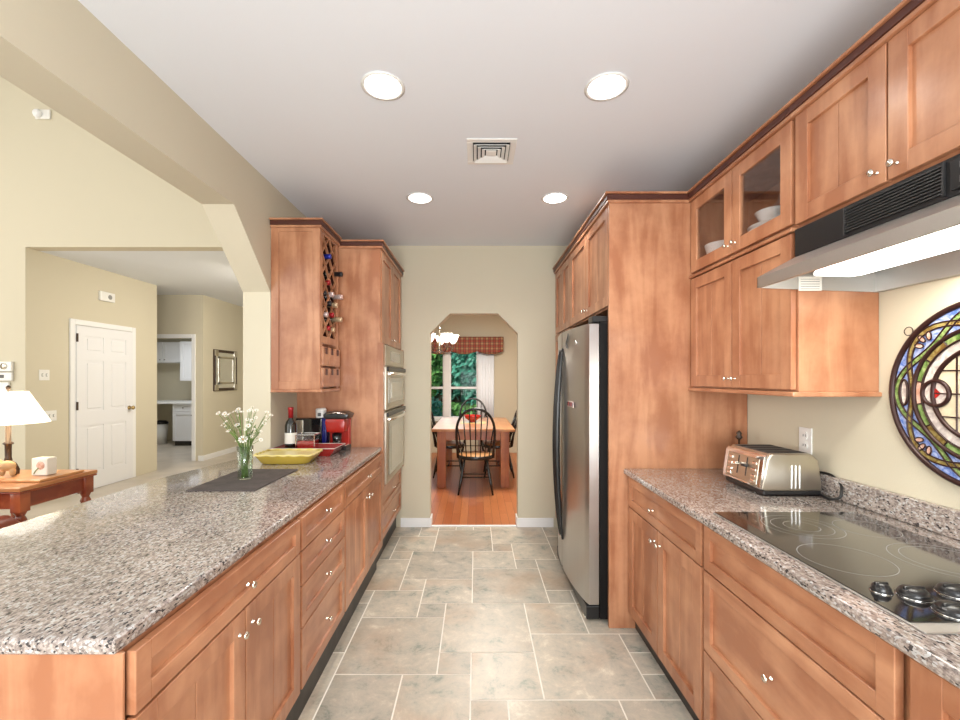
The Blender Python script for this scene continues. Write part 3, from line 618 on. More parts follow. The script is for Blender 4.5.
# bottles in the rack (necks pointing to the room, +X)
BP = [(0, -.30), (.036, -.30), (.0375, -.29), (.0375, -.12), (.030, -.095), (.015, -.075), (.0145, -.02), (.0160, -.018), (.0160, -.004), (.0145, 0)]
def bottle(parent, foil, loc=None, rot=None, label_=True):
    MB().lathe([p for p in BP[:8]], 20).build('glass_body', 'bottle_glass', parent, True)
    MB().lathe([(.0158, -.07), (.0163, -.02), (.0172, -.017), (.0172, -.003), (.0155, 0), (.001, .0005)], 20).build('foil_capsule', foil, parent, True)
    if label_: MB().lathe([(.0381, -.235), (.0381, -.165)], 20, caps=False).build('paper_label', 'label', parent, True)
spots = [(.15, 1.715, .01, 'foil_red'), (.25, 1.715, .01, 'foil_gold'), (.29, 1.79, .05, 'foil_gold'), (.20, 1.81, .02, 'foil_red'), (.10, 1.80, .01, 'foil_silver'), (.15, 1.88, .02, 'black'), (.25, 1.885, .03, 'foil_gold'),
         (.30, 1.95, .05, 'foil_silver'), (.10, 1.94, .0, 'black'), (.20, 1.95, .02, 'foil_silver'), (.15, 2.02, .01, 'foil_red'), (.30, 2.11, .05, 'black'), (.13, 2.19, .02, 'foil_blue')]
rackwords = {'foil_red': 'red-capped', 'foil_gold': 'gold-capped', 'foil_silver': 'pink-silver-capped', 'black': 'black-capped', 'foil_blue': 'blue-capped'}
poswords = ['on the lowest row of the rack at its left', 'on the lowest row of the rack toward the right', 'sticking out at the lower right edge of the rack', 'in the second row of the rack, middle', 'in the second row of the rack, far left',
            'in the third row of the rack, left of centre', 'in the third row of the rack, right of centre', 'sticking out at mid height on the right edge of the rack', 'in the fourth row of the rack, far left', 'in the fourth row of the rack, centre',
            'alone in the fifth row of the rack', 'sticking out highest on the right edge of the rack', 'highest of all near the top of the rack']
for (lx, lz, out, foil), pw in zip(spots, poswords):
    lx = .02+lx*.9
    bt = thing('wine_bottle', f'{rackwords[foil]} dark wine bottle {pw}', 'bottle', (UF+.002+out, uy0+lx, lz), 0, 'wine bottles lying in the lattice rack')
    bt.rotation_euler = (0, PI/2, 0); bottle(bt, foil, label_=False)

# right tall refrigerator surround
TF = .735
fp = thing('tall_cabinet', 'tall maple surround with pantry doors around and above the refrigerator', 'cabinet', (TF, 3.995, 0), -PI/2)
tw = 3.995-2.375; td = WR-TF-.002
px = 3.995-3.36
MB().box(tw-.022, tw, 0, td, 0, 2.36, .0015, 1).build('side_panel', 'maple', fp)
MB().box(px, tw-.022, .021, td, 1.78, 2.36).build('upper_body', 'maple', fp)
MB().box(.0, px, .021, td, .10, 2.36, .001, 1).build('pantry_body', 'maple', fp)
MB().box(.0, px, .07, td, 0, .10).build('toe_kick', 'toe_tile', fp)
mid = (px+tw-.025)/2
fronts(fp, [('door', px+.004, mid, 1.785, 2.35, [(mid-.03, 1.83)]), ('door', mid, tw-.025, 1.785, 2.35, [(mid+.03, 1.83)]),
            ('door', .01, px/2, 1.785, 2.35, []), ('door', px/2, px, 1.785, 2.35, []), ('door', .01, px/2, .10, 1.78, [(px/2-.03, 1.32)]), ('door', px/2, px, .10, 1.78, [(px/2+.03, 1.32)])])
crown(fp, 0, tw, ret1=True, depth=td)

# refrigerator
fr = thing('refrigerator', 'stainless side-by-side refrigerator with curved black handles', 'refrigerator', (0, 2.425, 0))
FW = .90; BX = .70
MB().box(BX, 1.46, 0, FW, .02, 1.705, .004).build('housing', 'black_textured', fr)
def curve_x(y): return .585+.05*((y-FW/2)/(FW/2))**2*1.0+(.0)
def fridge_door(y0, y1, z0, z1):
    n = 18; ys = [y0+(y1-y0)*i/n for i in range(n+1)]
    p = [(curve_x(y), y) for y in ys]
    p[0] = (p[0][0]+.006, p[0][1]); p[-1] = (p[-1][0]+.006, p[-1][1])
    p = p+[(BX-.006, y1), (BX-.006, y0)]
    return MB().prism(p, z0, z1, .004, seg=2)
for i, (y0, y1) in enumerate(((0.003, .505), (.512, FW-.003))):
    dr = fridge_door(y0, y1, .10, 1.69).build('door', 'steel_v', fr, 'auto')
    s = -1 if i == 0 else 1; yh = .508+s*.045
    pts_ = []
    for k in range(25):
        t = k/24; z = .30+t*1.28
        pts_.append((curve_x(yh)-.004-.036*math.sin(PI*t)**.8, yh, z))
    MB().tube(pts_, [.004+.009*math.sin(PI*k/24)**.5 for k in range(25)], 8, flat=1.4).build('handle', 'black', dr, True)
MB().box(.625, BX, .01, FW-.01, .015, .092, .004).build('kick_grille', 'black', fr)
MB().box(.62, .70, .03, .075, .006, .02, .002).box(.90, .96, .03, .09, 0, .02).box(.90, .96, FW-.09, FW-.03, 0, .02).build('foot', 'nickel', fr)
MB().box(.66, .76, .01, .10, 1.70, 1.735, .004).build('hinge_cover', 'black', fr); MB().box(.66, .76, FW-.10, FW-.01, 1.70, 1.735, .004).build('hinge_cover', 'black', fr)
def magnet(name, label, y, z, wy, hz, mat, word=None):
    cx = curve_x(y)
    return MB().box(cx-.005, cx-.0005, 2.425+y-wy/2, 2.425+y+wy/2, z-hz/2, z+hz/2, .001, 1).build(name, mat)
m1 = thing('magnet', 'small red and white lettered magnet at mid height on the refrigerator door', 'magnet', (curve_x(.27), 2.425+.27, 1.22), 0)
MB().box(-.005, -.0008, -.09, .09, -.018, .018, .001, 1).build('plate', 'foil_silver', m1)
for k in range(5): MB().box(-.007, -.005, -.08+k*.034, -.08+k*.034+.022, -.012, .012).build('letter', 'foil_red' if k % 2 else 'black', m1)
tag(MB().lathe([(.018, 0), (.018, .003), (.010, .006), (.001, .006)], 16, mtx=T(curve_x(.17)-.0005, 2.425+.17, 1.595) @ R(-PI/2, 'Y')).build('magnet', 'chrome', smooth=True), 'round silver magnet near the top of the refrigerator door', 'magnet')
tag(MB().tube([(curve_x(.36)-.003, 2.425+.33+.03*math.sin(t*5), 1.575+.09*t) for t in [i/10 for i in range(11)]], .004, 6).build('magnet', 'grey_slot', smooth=True), 'dark squiggle-shaped magnet at the top far corner of the refrigerator door', 'magnet')

# right upper cabinets
CF = 1.18
def hollow(root, w_, d_, z0, z1, t=.018, y0=.021):
    return MB().box(0, t, y0, d_, z0, z1).box(w_-t, w_, y0, d_, z0, z1).box(t, w_-t, d_-.01, d_, z0, z1).box(t, w_-t, y0, d_-.01, z1-t, z1).box(t, w_-t, y0, d_-.01, z0, z0+t)
ry0, ry1 = 1.60, 2.373; rw = ry1-ry0; rd = WR-CF-.002
gc = thing('wall_cabinet', 'maple wall cabinet with two glass doors over two solid doors, left of the range hood', 'cabinet', (CF, ry1, 0), -PI/2)
hollow(gc, rw, rd, 1.94, 2.36).build('display_body', 'maple', gc)
MB().box(0, rw, .021, rd, 1.33, 1.94, .001, 1).build('body', 'maple', gc)
MB().box(-.0, rw+.014, -.010, rd, 1.312, 1.330, .004).build('light_rail', 'maple_h', gc)
fronts(gc, [('glass_door', .008, rw/2, 1.955, 2.35, [(rw/2-.028, 2.0)]), ('glass_door', rw/2, rw-.008, 1.955, 2.35, [(rw/2+.028, 2.0)]),
            ('door', .008, rw/2, 1.335, 1.925, [(rw/2-.028, 1.38)]), ('door', rw/2, rw-.008, 1.335, 1.925, [(rw/2+.028, 1.38)])])
MB().box(0, rw, -.006, .021, 1.928, 1.942, .002, 1).build('rail', 'maple_h', gc)
crown(gc, 0, rw, depth=rd)
hy0 = .873; hw_ = ry0-hy0
hc = thing('wall_cabinet', 'short maple two-door wall cabinet above the range hood', 'cabinet', (CF, ry0-.001, 0), -PI/2)
MB().box(0, hw_, .021, rd, 1.935, 2.36, .001, 1).build('body', 'maple', hc)
fronts(hc, [('door', .006, hw_/2, 1.945, 2.35, [(hw_/2-.03, 1.985)]), ('door', hw_/2, hw_-.006, 1.945, 2.35, [(hw_/2+.03, 1.985)])])
crown(hc, 0, hw_, depth=rd)
nc = thing('wall_cabinet', 'maple two-door wall cabinet nearest the camera, past the range hood', 'cabinet', (CF, hy0-.002, 0), -PI/2)
MB().box(0, .74, .021, rd, 1.33, 2.36, .001, 1).build('body', 'maple', nc)
fronts(nc, [('door', .006, .37, 1.335, 2.35, [(.34, 1.38)]), ('door', .37, .734, 1.335, 2.35, [(.40, 1.38)])])
crown(nc, 0, .74, depth=rd)
# dishes inside the glass cabinet
def plate(r): return [(0.001, 0), (r*.55, 0), (r*.6, .004), (r, .016), (r*.99, .019), (r*.6, .008), (.001, .006)]
for k in range(6):
    tag(MB().lathe(plate(.10), 32, mtx=T(1.325, 1.915, 1.9585+k*.017)).build('dinner_plate', 'dish', smooth=True), 'white plate, %s in the stack behind the nearer glass door' % ['lowest', 'second from the bottom', 'third from the bottom', 'third from the top', 'second from the top', 'topmost'][k], 'plate', 'white plates behind the glass door')
def bowl(r, h): return [(0.001, 0), (r*.45, 0), (r*.5, .006), (r*.8, h*.5), (r, h), (r*.96, h), (r*.75, h*.5), (.001, .010)]
tag(MB().lathe(bowl(.072, .06), 32, mtx=T(1.325, 1.915, 1.9585+6*.017+.004) ).build('bowl', 'dish', smooth=True), 'white bowl resting on the plate stack behind the nearer glass door', 'bowl')
tag(MB().lathe(bowl(.082, .125), 32, mtx=T(1.290, 2.255, 1.9585)).build('bowl', 'dish', smooth=True), 'white bowl alone behind the farther glass door', 'bowl')

# range hood (local: x toward camera, front -y)
hd = thing('range_hood', 'stainless range hood with black vent grille and lit lamp', 'range hood', (CF, ry0-.002, 0), -PI/2)
HW = .90; hdp = rd
MB().box(0, HW-.15, .004, hdp, 1.832, 1.932, .002, 1).build('vent_box', 'black', hd)
mb = MB()
for k in range(9): mb.box(.223, .51, -.002, .006, 1.846+k*.0088, 1.8495+k*.0088)
mb.box(.218, .223, -.003, .006, 1.84, 1.925).box(.51, .515, -.003, .006, 1.84, 1.925).build('vent_grille', 'slat_black', hd)
cp = MB().box(.53, .68, -.003, .006, 1.845, 1.922, .002, 1).build('control_panel', 'black', hd)
for z in (1.865, 1.90): MB().box(.555, .585, -.008, -.002, z-.009, z+.009, .002).build('button', 'burner', cp)
# canopy: shell profile in (y,z) extruded along x
yL = 1.045-CF
outer = [(yL, 1.716), (yL, 1.755), (.004, 1.830), (hdp, 1.830), (hdp, 1.700), (hdp-.02, 1.700), (hdp-.02, 1.815), (.012, 1.815), (yL+.012, 1.748), (yL+.012, 1.716)]
mcan = Matrix(((0, 0, 1, 0), (1, 0, 0, 0), (0, 1, 0, 0), (0, 0, 0, 1)))
MB().prism(outer, 0, HW-.15, mtx=mcan).build('canopy', 'steel', hd)
side = [(yL, 1.716), (yL, 1.755), (.004, 1.830), (hdp, 1.830), (hdp, 1.700)]
MB().prism(side, 0.0, .004, mtx=mcan).build('canopy_end', 'steel', hd); MB().prism(side, HW-.154, HW-.15, mtx=mcan).build('canopy_end', 'steel', hd)
MB().box(.03, HW-.19, .02, hdp-.02, 1.775, 1.79).build('filter', 'steel', hd)
MB().prism([(.17, .10), (.60, .10), (.63, .08), (.63, -.05), (.60, -.08), (.22, -.08), (.16, -.05), (.15, .08)], 1.722, 1.738, .004, seg=2).build('lamp_lens', 'hood_glow', hd)
MB().box(.004, .006, .015, .10, 1.705, 1.757).build('notice_label', 'label', hd)
for k in range(5): MB().box(.0061, .0066, .022, .092, 1.711+k*.009, 1.7125+k*.009).build('print_line', 'grey_slot', hd)
lamp('hood_light', 'AREA', (CF+.03, ry0-.36, 1.715), 5, (1, .96, .85), (CF+.03, ry0-.36, 0), shape='RECTANGLE', size=.45, size_y=.12)

# ------------------------------------------------------------------ cooktop
ck = thing('cooktop', 'black glass electric cooktop with steel rim and domed knobs', 'cooktop', (0, 0, .8855))
kx0, kx1, ky0, ky1 = .868, 1.39, .83, 1.577
MB().box(kx0, kx1, ky0, ky1, 0, .004, .001, 1).build('rim', 'steel', ck)
MB().box(kx0+.004, kx1-.004, ky0+.034, ky1-.004, .0042, .0065).build('glass_top', 'black_gloss', ck)
def ring(x, y, r, wd=.0016):
    return MB().tube([(x+r*math.cos(2*PI*k/64), y+r*math.sin(2*PI*k/64), .0066) for k in range(64)], wd, 4, closed=True, flat=.25)
for x, y, rs in ((1.075, 1.42, (.085, .112, .05)), (1.0, 1.165, (.105,)), (1.27, 1.40, (.085,)), (1.27, 1.15, (.10, .125))):
    mb = MB()
    for r in rs: 
        for k in range(64):
            a, b2 = 2*PI*k/64, 2*PI*(k+1)/64
            mb.quad(*[(x+q*math.cos(t), y+q*math.sin(t), .00665) for q, t in ((r-.001, a), (r+.001, a), (r+.001, b2), (r-.001, b2))])
    mb.build('burner_ring', 'burner', ck)
DOM = [(1, 0), (1.0, .10), (.93, .22), (.90, .24), (.88, .45), (.70, .68), (.40, .80), (.001, .84)]
for x, y, r in ((.928, .985, .020), (.983, .965, .031), (1.083, .975, .031), (.995, .893, .034), (1.09, .885, .034)):
    kn = MB().lathe([(q*r, .0068+h*.024) for q, h in DOM], 28, mtx=T(x, y, 0)).box(x-r*.75, x+r*.75, y-.004, y+.004, .015, .029, .003).build('knob', 'black', ck, 'auto')
    MB().lathe([(r*1.02, .0067), (r*1.04, .0075), (r*1.02, .0085)], 28, mtx=T(x, y, 0), caps=False).build('bezel', 'chrome', kn, True)

# ------------------------------------------------------------------ toaster
tz = .8857
to = thing('toaster', 'brushed steel four-slice toaster beside the tall panel', 'toaster', (1.20, 1.80, tz), 0)
TX, TY = .25, .28
prof = [(0.012, .022), (0.0, .03), (.018, .155), (.040, .178), (.205, .178), (.235, .150), (TX, .05), (TX-.004, .022)]
mtr = Matrix(((1, 0, 0, 0), (0, 0, 1, 0), (0, 1, 0, 0), (0, 0, 0, 1)))
MB().prism(prof, .0, TY, .008, mtx=mtr).build('shell', 'steel_warm', to, 'auto')
MB().box(.004, TX-.002, .002, TY-.002, .004, .024, .006).build('base', 'black', to)
fpn = [(-.004, .028), (-.010, .034), (.008, .160), (.020, .170), (.026, .165), (.006, .03)]
MB().prism(fpn, .004, TY-.004, .002, mtx=mtr, seg=2).build('front_bezel', 'chrome', to, 'auto')
tilt = math.atan2(.018, .126)
def onfront(y0, y1, u0, u1, d0, d1, name, mat, bev=.002):
    m = T(-.010, 0, .034) @ R(tilt, 'Y')
    return MB().box(-d1, -d0, y0, y1, u0, u1, bev, 1, mtx=m).build(name, mat, to)
onfront(.028, TY-.028, .006, .118, -.001, .0015, 'control_panel', 'steel_warm')
for y in (.105, .165): onfront(y-.003, y+.003, .03, .112, .0, .003, 'lever_slot', 'black', 0)
onfront(.092, .118, .070, .082, .003, .022, 'lever', 'black'); onfront(.152, .178, .070, .082, .003, .022, 'lever', 'chrome')
for y in (.052, .222):
    for u in (.022, .042, .068, .096): onfront(y-.014, y+.014, u-.006, u+.006, .001, .006, 'button', 'chrome')
for y in (.045, .105, .165, .225): MB().box(.045, .200, y-.012, y+.012, .172, .1795).build('slot', 'matte_black', to)
MB().box(.038, .207, .022, TY-.022, .176, .1785, .001, 1).build('top_plate', 'grey_slot', to)
for k in range(3): MB().tube([(.12+k*.017, -.001, .035), (.122+k*.016, -.001, .13)], .0025, 6).build('vent_rib', 'steel_v', to)
cpts = [(1.452, 1.86, .975), (1.475, 1.84, .978), (1.487, 1.80, .975), (1.478, 1.745, .955), (1.462, 1.72, .93), (1.45, 1.715, .905), (1.44, 1.74, .892), (1.445, 1.79, .890), (1.465, 1.85, .8905), (1.475, 1.93, .892)]
def smooth_pts(pts_, n=6):
    P = [Vector(p) for p in pts_]; out = []
    for i in range(len(P)-1):
        p0, p1, p2, p3 = P[max(i-1, 0)], P[i], P[i+1], P[min(i+2, len(P)-1)]
        for k in range(n):
            t = k/n; out.append(.5*((2*p1)+(-p0+p2)*t+(2*p0-5*p1+4*p2-p3)*t*t+(-p0+3*p1-3*p2+p3)*t**3))
    out.append(P[-1]); return out
MB().tube([p-Vector((1.20, 1.80, tz)) for p in smooth_pts(cpts)], .0055, 8).build('power_cord', 'black', to, True)
# outlet
def wallplate(name, label, cat, loc, rot, w_=.075, h_=.118, kind='outlet', group=None):
    o_ = thing(name, label, cat, loc, rot, group)
    MB().box(-w_/2, w_/2, -.006, 0, -h_/2, h_/2, .002).build('plate', 'white', o_)
    if kind == 'outlet':
        for z in (-.022, .022):
            r_ = MB().lathe([(.017, 0), (.017, .003)], 20, mtx=T(0, -.006, z) @ R(PI/2, 'X')).build('socket', 'white', o_)
            MB().box(-.008, -.005, -.0096, -.0088, z-.004, z+.007).box(.005, .008, -.0096, -.0088, z-.004, z+.007).build('slot', 'grey_slot', r_)
    else:
        n = kind
        for k in range(n):
            x = (k-(n-1)/2)*.046; MB().box(x-.006, x+.006, -.014, -.006, -.012, .012, .002).build('toggle', 'white', o_)
            MB().box(x-.009, x+.009, -.0068, -.0058, -.016, .016).build('toggle_slot', 'grey_slot', o_)
    return o_
wallplate('outlet', 'white double outlet on the wall behind the toaster', 'outlet', (WR-.0005, 1.955, 1.098), -PI/2)
tp = thing('paper_towel_holder', 'slim steel post with a round finial behind the toaster', 'holder', (1.395, 2.28, .8855))
MB().lathe([(.045, 0), (.045, .006), (.01, .012), (.006, .02)], 24).build('base', 'bronze', tp, True)
MB().lathe([(.005, .012), (.005, .17), (.012, .175), (.018, .185), (.010, .195), (.014, .205), (.006, .215), (.001, .22)], 16).build('post', 'bronze', tp, True)

# ------------------------------------------------------------------ stained glass panel on the right wall
SR = .292
sg = thing('stained_glass_panel', 'round stained glass panel leaning on the wall above the cooktop, vines around a pale centre', 'stained glass', (WR-.012, 1.252, 1.332))
def SP(u, v, d=0): return (-d, -u*SR, v*SR)   # u to the right as seen from the room
def fan(name, poly, mat, d, th=.003):
    b = bmesh.new(); A = [b.verts.new(SP(p[0], p[1], d)) for p in poly]; Bk = [b.verts.new(SP(p[0], p[1], d-th)) for p in poly]
    b.faces.new(A); b.faces.new(Bk[::-1])
    for i in range(len(A)): b.faces.new((A[i], A[(i+1) % len(A)], Bk[(i+1) % len(A)], Bk[i]))
    bmesh.ops.recalc_face_normals(b, faces=b.faces)
    m = MB(); m._join(b); return m.build(name, mat, sg)
def circ(r, n=72, cu=0, cv=0): return [(cu+r*math.cos(2*PI*k/n), cv+r*math.sin(2*PI*k/n)) for k in range(n)]
def band(name, f0, f1, mat, d, t0=0, t1=2*PI, n=72, th=.003):
    mb = MB(); b = bmesh.new(); 
    ts = [t0+(t1-t0)*k/n for k in range(n+1)]
    for a, c in zip(ts, ts[1:]):
        q = [(f0(a)*math.cos(a), f0(a)*math.sin(a)), (f1(a)*math.cos(a), f1(a)*math.sin(a)), (f1(c)*math.cos(c), f1(c)*math.sin(c)), (f0(c)*math.cos(c), f0(c)*math.sin(c))]
        mb.quad(*[SP(u, v, d) for u, v in q])
    return mb.build(name, mat, sg)
def came(pts_, r=.0024, closed=True): return MB().tube([SP(*p) for p in pts_], r*1.5, 6, closed=closed)
fan('background_glass', circ(.95), 'sg_blue', .002)
k4 = lambda a: math.cos(4*a)
fA = lambda a: .82+.095*k4(a); fB = lambda a: .82-.095*k4(a)
band('green_vine', lambda a: fA(a)-.028, lambda a: fA(a)+.028, 'sg_green', .0035, n=160)
band('brown_vine', lambda a: fB(a)-.026, lambda a: fB(a)+.026, 'sg_olive', .0042, n=160)
for off, f_, dd in ((.030, fA, .004), (-.030, fA, .004), (.028, fB, .0048), (-.028, fB, .0048)):
    came([((f_(2*PI*k/160)+off)*math.cos(2*PI*k/160), (f_(2*PI*k/160)+off)*math.sin(2*PI*k/160), dd) for k in range(160)], .0017).build('vine_came', 'lead', sg, True)
for k in range(4):
    a = k*PI/2; ca, sa = math.cos(a), math.sin(a)
    al = [(.82*ca-q*sa+p*ca, .82*sa+q*ca+p*sa) for p, q in [(.045*math.cos(t), .15*math.sin(t)) for t in [2*PI*j/24 for j in range(24)]]]
    fan('almond', al, 'sg_opal', .005); came([(p[0], p[1], .0055) for p in al], .0026).build('almond_came', 'lead', sg, True)
    a = PI/4+k*PI/2
    for da, rr in ((-.09, .84), (.0, .87), (.09, .84)):
        b0 = a+da; cx, cy = rr*math.cos(b0), rr*math.sin(b0); ori = b0+da*6
        pe = [(cx+.05*math.cos(t)*math.cos(ori)-.026*math.sin(t)*math.sin(ori), cy+.05*math.cos(t)*math.sin(ori)+.026*math.sin(t)*math.cos(ori)) for t in [2*PI*j/16 for j in range(16)]]
        fan('petal', pe, 'sg_pink', .006); came([(p[0], p[1], .0065) for p in pe], .0014).build('petal_came', 'lead', sg, True)
fan('inner_glass', circ(.705), 'sg_opal', .0045)
for k in range(16):
    t0 = 2*PI*k/16-PI/16; band('border_segment', lambda a: .615, lambda a: .69, 'sg_pink' if k % 4 == 0 else ('sg_green' if k % 2 else 'sg_olive' if k % 4 == 2 else 'sg_green'), .0062, t0, t0+2*PI/16, 8)
fan('centre_glass', circ(.49), 'sg_cream', .0062)
for r, w_ in ((.70, .0048), (.612, .0024), (.49, .0050)): came([(p[0], p[1], .0072) for p in circ(r)], w_).build('ring_came', 'lead', sg, True)
for k in range(4):
    a = k*PI/2; cx, cy = .46*math.cos(a), .46*math.sin(a)
    fan('lobe_glass', circ(.135, 32, cx, cy), 'sg_opal', .0078); came([(p[0], p[1], .0085) for p in circ(.138, 40, cx, cy)], .0045).build('lobe_came', 'lead', sg, True)
    fan('ruby_diamond', [(cx+.055*math.cos(t), cy+.055*math.sin(t)) for t in (0, PI/2, PI, 3*PI/2)], 'sg_red', .0095)
for q in (-.25, 0, .25):
    h_ = math.sqrt(.49**2-q*q)
    came([(-h_, q, .0085), (h_, q, .0085)], .0016, False).build('grid_came', 'lead', sg); came([(q, -h_, .0085), (q, h_, .0085)], .0016, False).build('grid_came', 'lead', sg)
for k in range(16):
    a = 2*PI*k/16-PI/16; came([(.612*math.cos(a), .612*math.sin(a), .0075), (.70*math.cos(a), .70*math.sin(a), .0075)], .0016, False).build('border_came', 'lead', sg)
MB().tube([SP(p[0], p[1], .004) for p in circ(.97, 96)], .0092, 10, closed=True).build('outer_frame', 'lead', sg, True)
a = math.radians(137)
MB().tube([SP(1.055*math.cos(a)+.05*math.cos(t), 1.055*math.sin(a)+.05*math.sin(t), .004) for t in [2*PI*k/24 for k in range(24)]], .0016, 6, closed=True).build('hanging_ring', 'bronze', sg, True)
a = math.radians(43)
MB().tube([SP(1.055*math.cos(a)+.05*math.cos(t), 1.055*math.sin(a)+.05*math.sin(t), .004) for t in [2*PI*k/24 for k in range(24)]], .0016, 6, closed=True).build('hanging_ring', 'bronze', sg, True)

# ------------------------------------------------------------------ ceiling fixtures
for x, y, lb in ((-.393, 1.816, 'recessed ceiling light on the near left, above the peninsula'), (.552, 1.82, 'recessed ceiling light on the near right, nearest the wall cabinets'), (-.383, 2.942, 'recessed ceiling light on the far left, near the wine cabinet'), (.540, 2.942, 'recessed ceiling light on the far right, near the refrigerator')):
    dl = thing('recessed_light', lb, 'ceiling light', (x, y, CZ), 0, 'recessed lights in the kitchen ceiling')
    MB().lathe([(.088, -.0005), (.092, -.003), (.082, -.006), (.074, -.003), (.074, -.0008)], 40).build('trim_ring', 'white', dl, True)
    MB().lathe([(.001, -.004), (.074, -.004), (.074, -.0015), (.001, -.0015)], 40).build('lens', 'lamp_glow', dl, True)
    sp = lamp('downlight', 'SPOT', (x, y, CZ-.02), 26, (1, .95, .87), (x, y, 0), spot_size=2.5, spot_blend=.8, shadow_soft_size=.07)
av = thing('ceiling_vent', 'square white air vent between the ceiling lights', 'vent', (.082, 2.34, CZ))
mb = MB()
for q0, q1 in ((.13, .098),): mb.box(-q0, q0, -q0, -q1, -.006, -.0005, .002, 1).box(-q0, q0, q1, q0, -.006, -.0005, .002, 1).box(-q0, -q1, -q1, q1, -.006, -.0005, .002, 1).box(q1, q0, -q1, q1, -.006, -.0005, .002, 1)
mb.build('frame', 'white', av)
MB().box(-.098, .098, -.098, .098, -.0012, -.0004).build('duct', 'matte_black', av)
for q in (.094, .072, .050):
    b = bmesh.new(); p = q-.015
    vs = [[b.verts.new((sx*r_, sy*r_, z)) for sx, sy in ((-1, -1), (1, -1), (1, 1), (-1, 1))] for r_, z in ((q, -.014), (p, -.003))]
    for k in range(4): b.faces.new((vs[0][k], vs[0][(k+1) % 4], vs[1][(k+1) % 4], vs[1][k]))
    m = MB(); m._join(b); ob = m.build('louver', 'white', av); md = ob.modifiers.new('solid', 'SOLIDIFY'); md.thickness = .002
MB().box(-.028, .028, -.028, .028, -.012, -.006, .003).build('centre_plate', 'white', av)

# ------------------------------------------------------------------ things on the left counter
CT = .8855
tag(MB().prism([(-1.272, 1.884), (-.968, 1.884), (-.965, 2.33), (-1.272, 2.33)], CT, CT+.005, .0015, seg=1).build('placemat', 'mat'), 'charcoal placemat under the flower vase', 'placemat')
vs_ = thing('vase', 'clear glass vase on the placemat holding daisies', 'vase', (-1.128, 2.10, CT+.0055))
MB().lathe([(.001, 0), (.030, 0), (.033, .004), (.034, .08), (.037, .16), (.0345, .16), (.0315, .08), (.030, .010), (.001, .008)], 28).build('glass_body', 'vase_glass', vs_, True)
fl = thing('flower_bouquet', 'bunch of small white daisies with green stems in the glass vase', 'flowers', (-1.128, 2.10, CT+.013))
rf = random.Random(11)
stems = MB(); heads = []; 
for k in range(52):
    a = rf.uniform(0, 2*PI); sp_ = rf.uniform(.02, .125); h_ = rf.uniform(.20, .335) if k > 3 else rf.uniform(.16, .2)
    if k == 0: a, sp_, h_ = -1.3, .05, .19
    r0 = rf.uniform(0, .02); b0 = rf.uniform(0, 2*PI)
    p0 = Vector((r0*math.cos(b0), r0*math.sin(b0), 0)); p1 = Vector((.022*math.cos(a), .022*math.sin(a), .14)); p2 = Vector((sp_*.6*math.cos(a), sp_*.6*math.sin(a), .14+(h_-.14)*.6)); p3 = Vector((sp_*math.cos(a), sp_*math.sin(a)*.9, h_))
    stems.tube(smooth_pts([p0, p1, p2, p3], 4), .0013, 5)
    heads.append((p3, (p3-p2).normalized(), .020 if k == 0 else rf.uniform(.006, .012)))
for k in range(40):
    a = rf.uniform(0, 2*PI); z = rf.uniform(.03, .15) if k < 16 else rf.uniform(.16, .26); r_ = .02 if k < 16 else rf.uniform(.02, .07)
    c = Vector((r_*math.cos(a), r_*math.sin(a), z)); d_ = Vector((math.cos(a+1), math.sin(a+1), rf.uniform(-.2, .8)))*.02; n_ = Vector((-d_.y, d_.x, 0)).normalized()*.005
    stems.quad(c-d_, c+n_, c+d_, c-n_)
stems.build('stems', 'stem', fl, True)
for p, d_, r in heads:
    q = d_.lerp(Vector((.15, -.8, .4)), .5).to_track_quat('Z', 'Y').to_matrix().to_4x4(); m_ = T(*p) @ q; pm_ = MB()
    for j in range(9):
        t = 2*PI*j/9; pm_.bm.faces.new([pm_.bm.verts.new(m_ @ Vector(v)) for v in ((r*.2*math.cos(t), r*.2*math.sin(t), 0), (r*math.cos(t-.25), r*math.sin(t-.25), r*.12), (r*1.08*math.cos(t), r*1.08*math.sin(t), r*.1), (r*math.cos(t+.25), r*math.sin(t+.25), r*.12))])
    hdm = pm_.build('flower_head', 'petal', fl)
    MB().ball(p+d_*.001, r*.28, 1).build('flower_centre', 'pollen', hdm, True)
# yellow fluted dish
yd = thing('serving_dish', 'long yellow glazed serving dish with a wavy rim', 'dish', (-1.115, 2.565, CT))
def dish_mesh():
    b = bmesh.new(); n = 96; rings = []
    for (hx, hy, z, wv) in ((.135, .085, 0, 0), (.14, .09, .003, 0), (.167, .108, .042, .001), (.172, .113, .050, .002), (.169, .11, .054, .002), (.155, .098, .044, .001), (.13, .082, .008, 0)):
        ring_ = []
        for k in range(n):
            t = 2*PI*k/n; c, s_ = math.cos(t), math.sin(t); e = 5
            rr = 1/((abs(c)**e+abs(s_)**e)**(1/e)); ring_.append(b.verts.new((hx*c*rr, hy*s_*rr, z+wv*math.sin(t*18))))
        rings.append(ring_)
    for A, B2 in zip(rings, rings[1:]):
        for k in range(n): b.faces.new((A[k], A[(k+1) % n], B2[(k+1) % n], B2[k]))
    b.faces.new(rings[0][::-1]); b.faces.new(rings[-1]); bmesh.ops.recalc_face_normals(b, faces=b.faces)
    m = MB(); m._join(b); return m
ob = dish_mesh().build('bowl', 'yellow', yd, True)
def rimmesh():
    m = MB(); n = 96; P = []
    for k in range(n):
        t = 2*PI*k/n; c, s_ = math.cos(t), math.sin(t); rr = 1/((abs(c)**8+abs(s_)**8)**.125); P.append((.169*c*rr, .11*s_*rr, .053+.002*math.sin(t*18)))
    return m.tube(P, .0055, 6, closed=True)
rimmesh().build('wavy_rim', 'butter', yd, True)
b = bmesh.new(); vsx = []
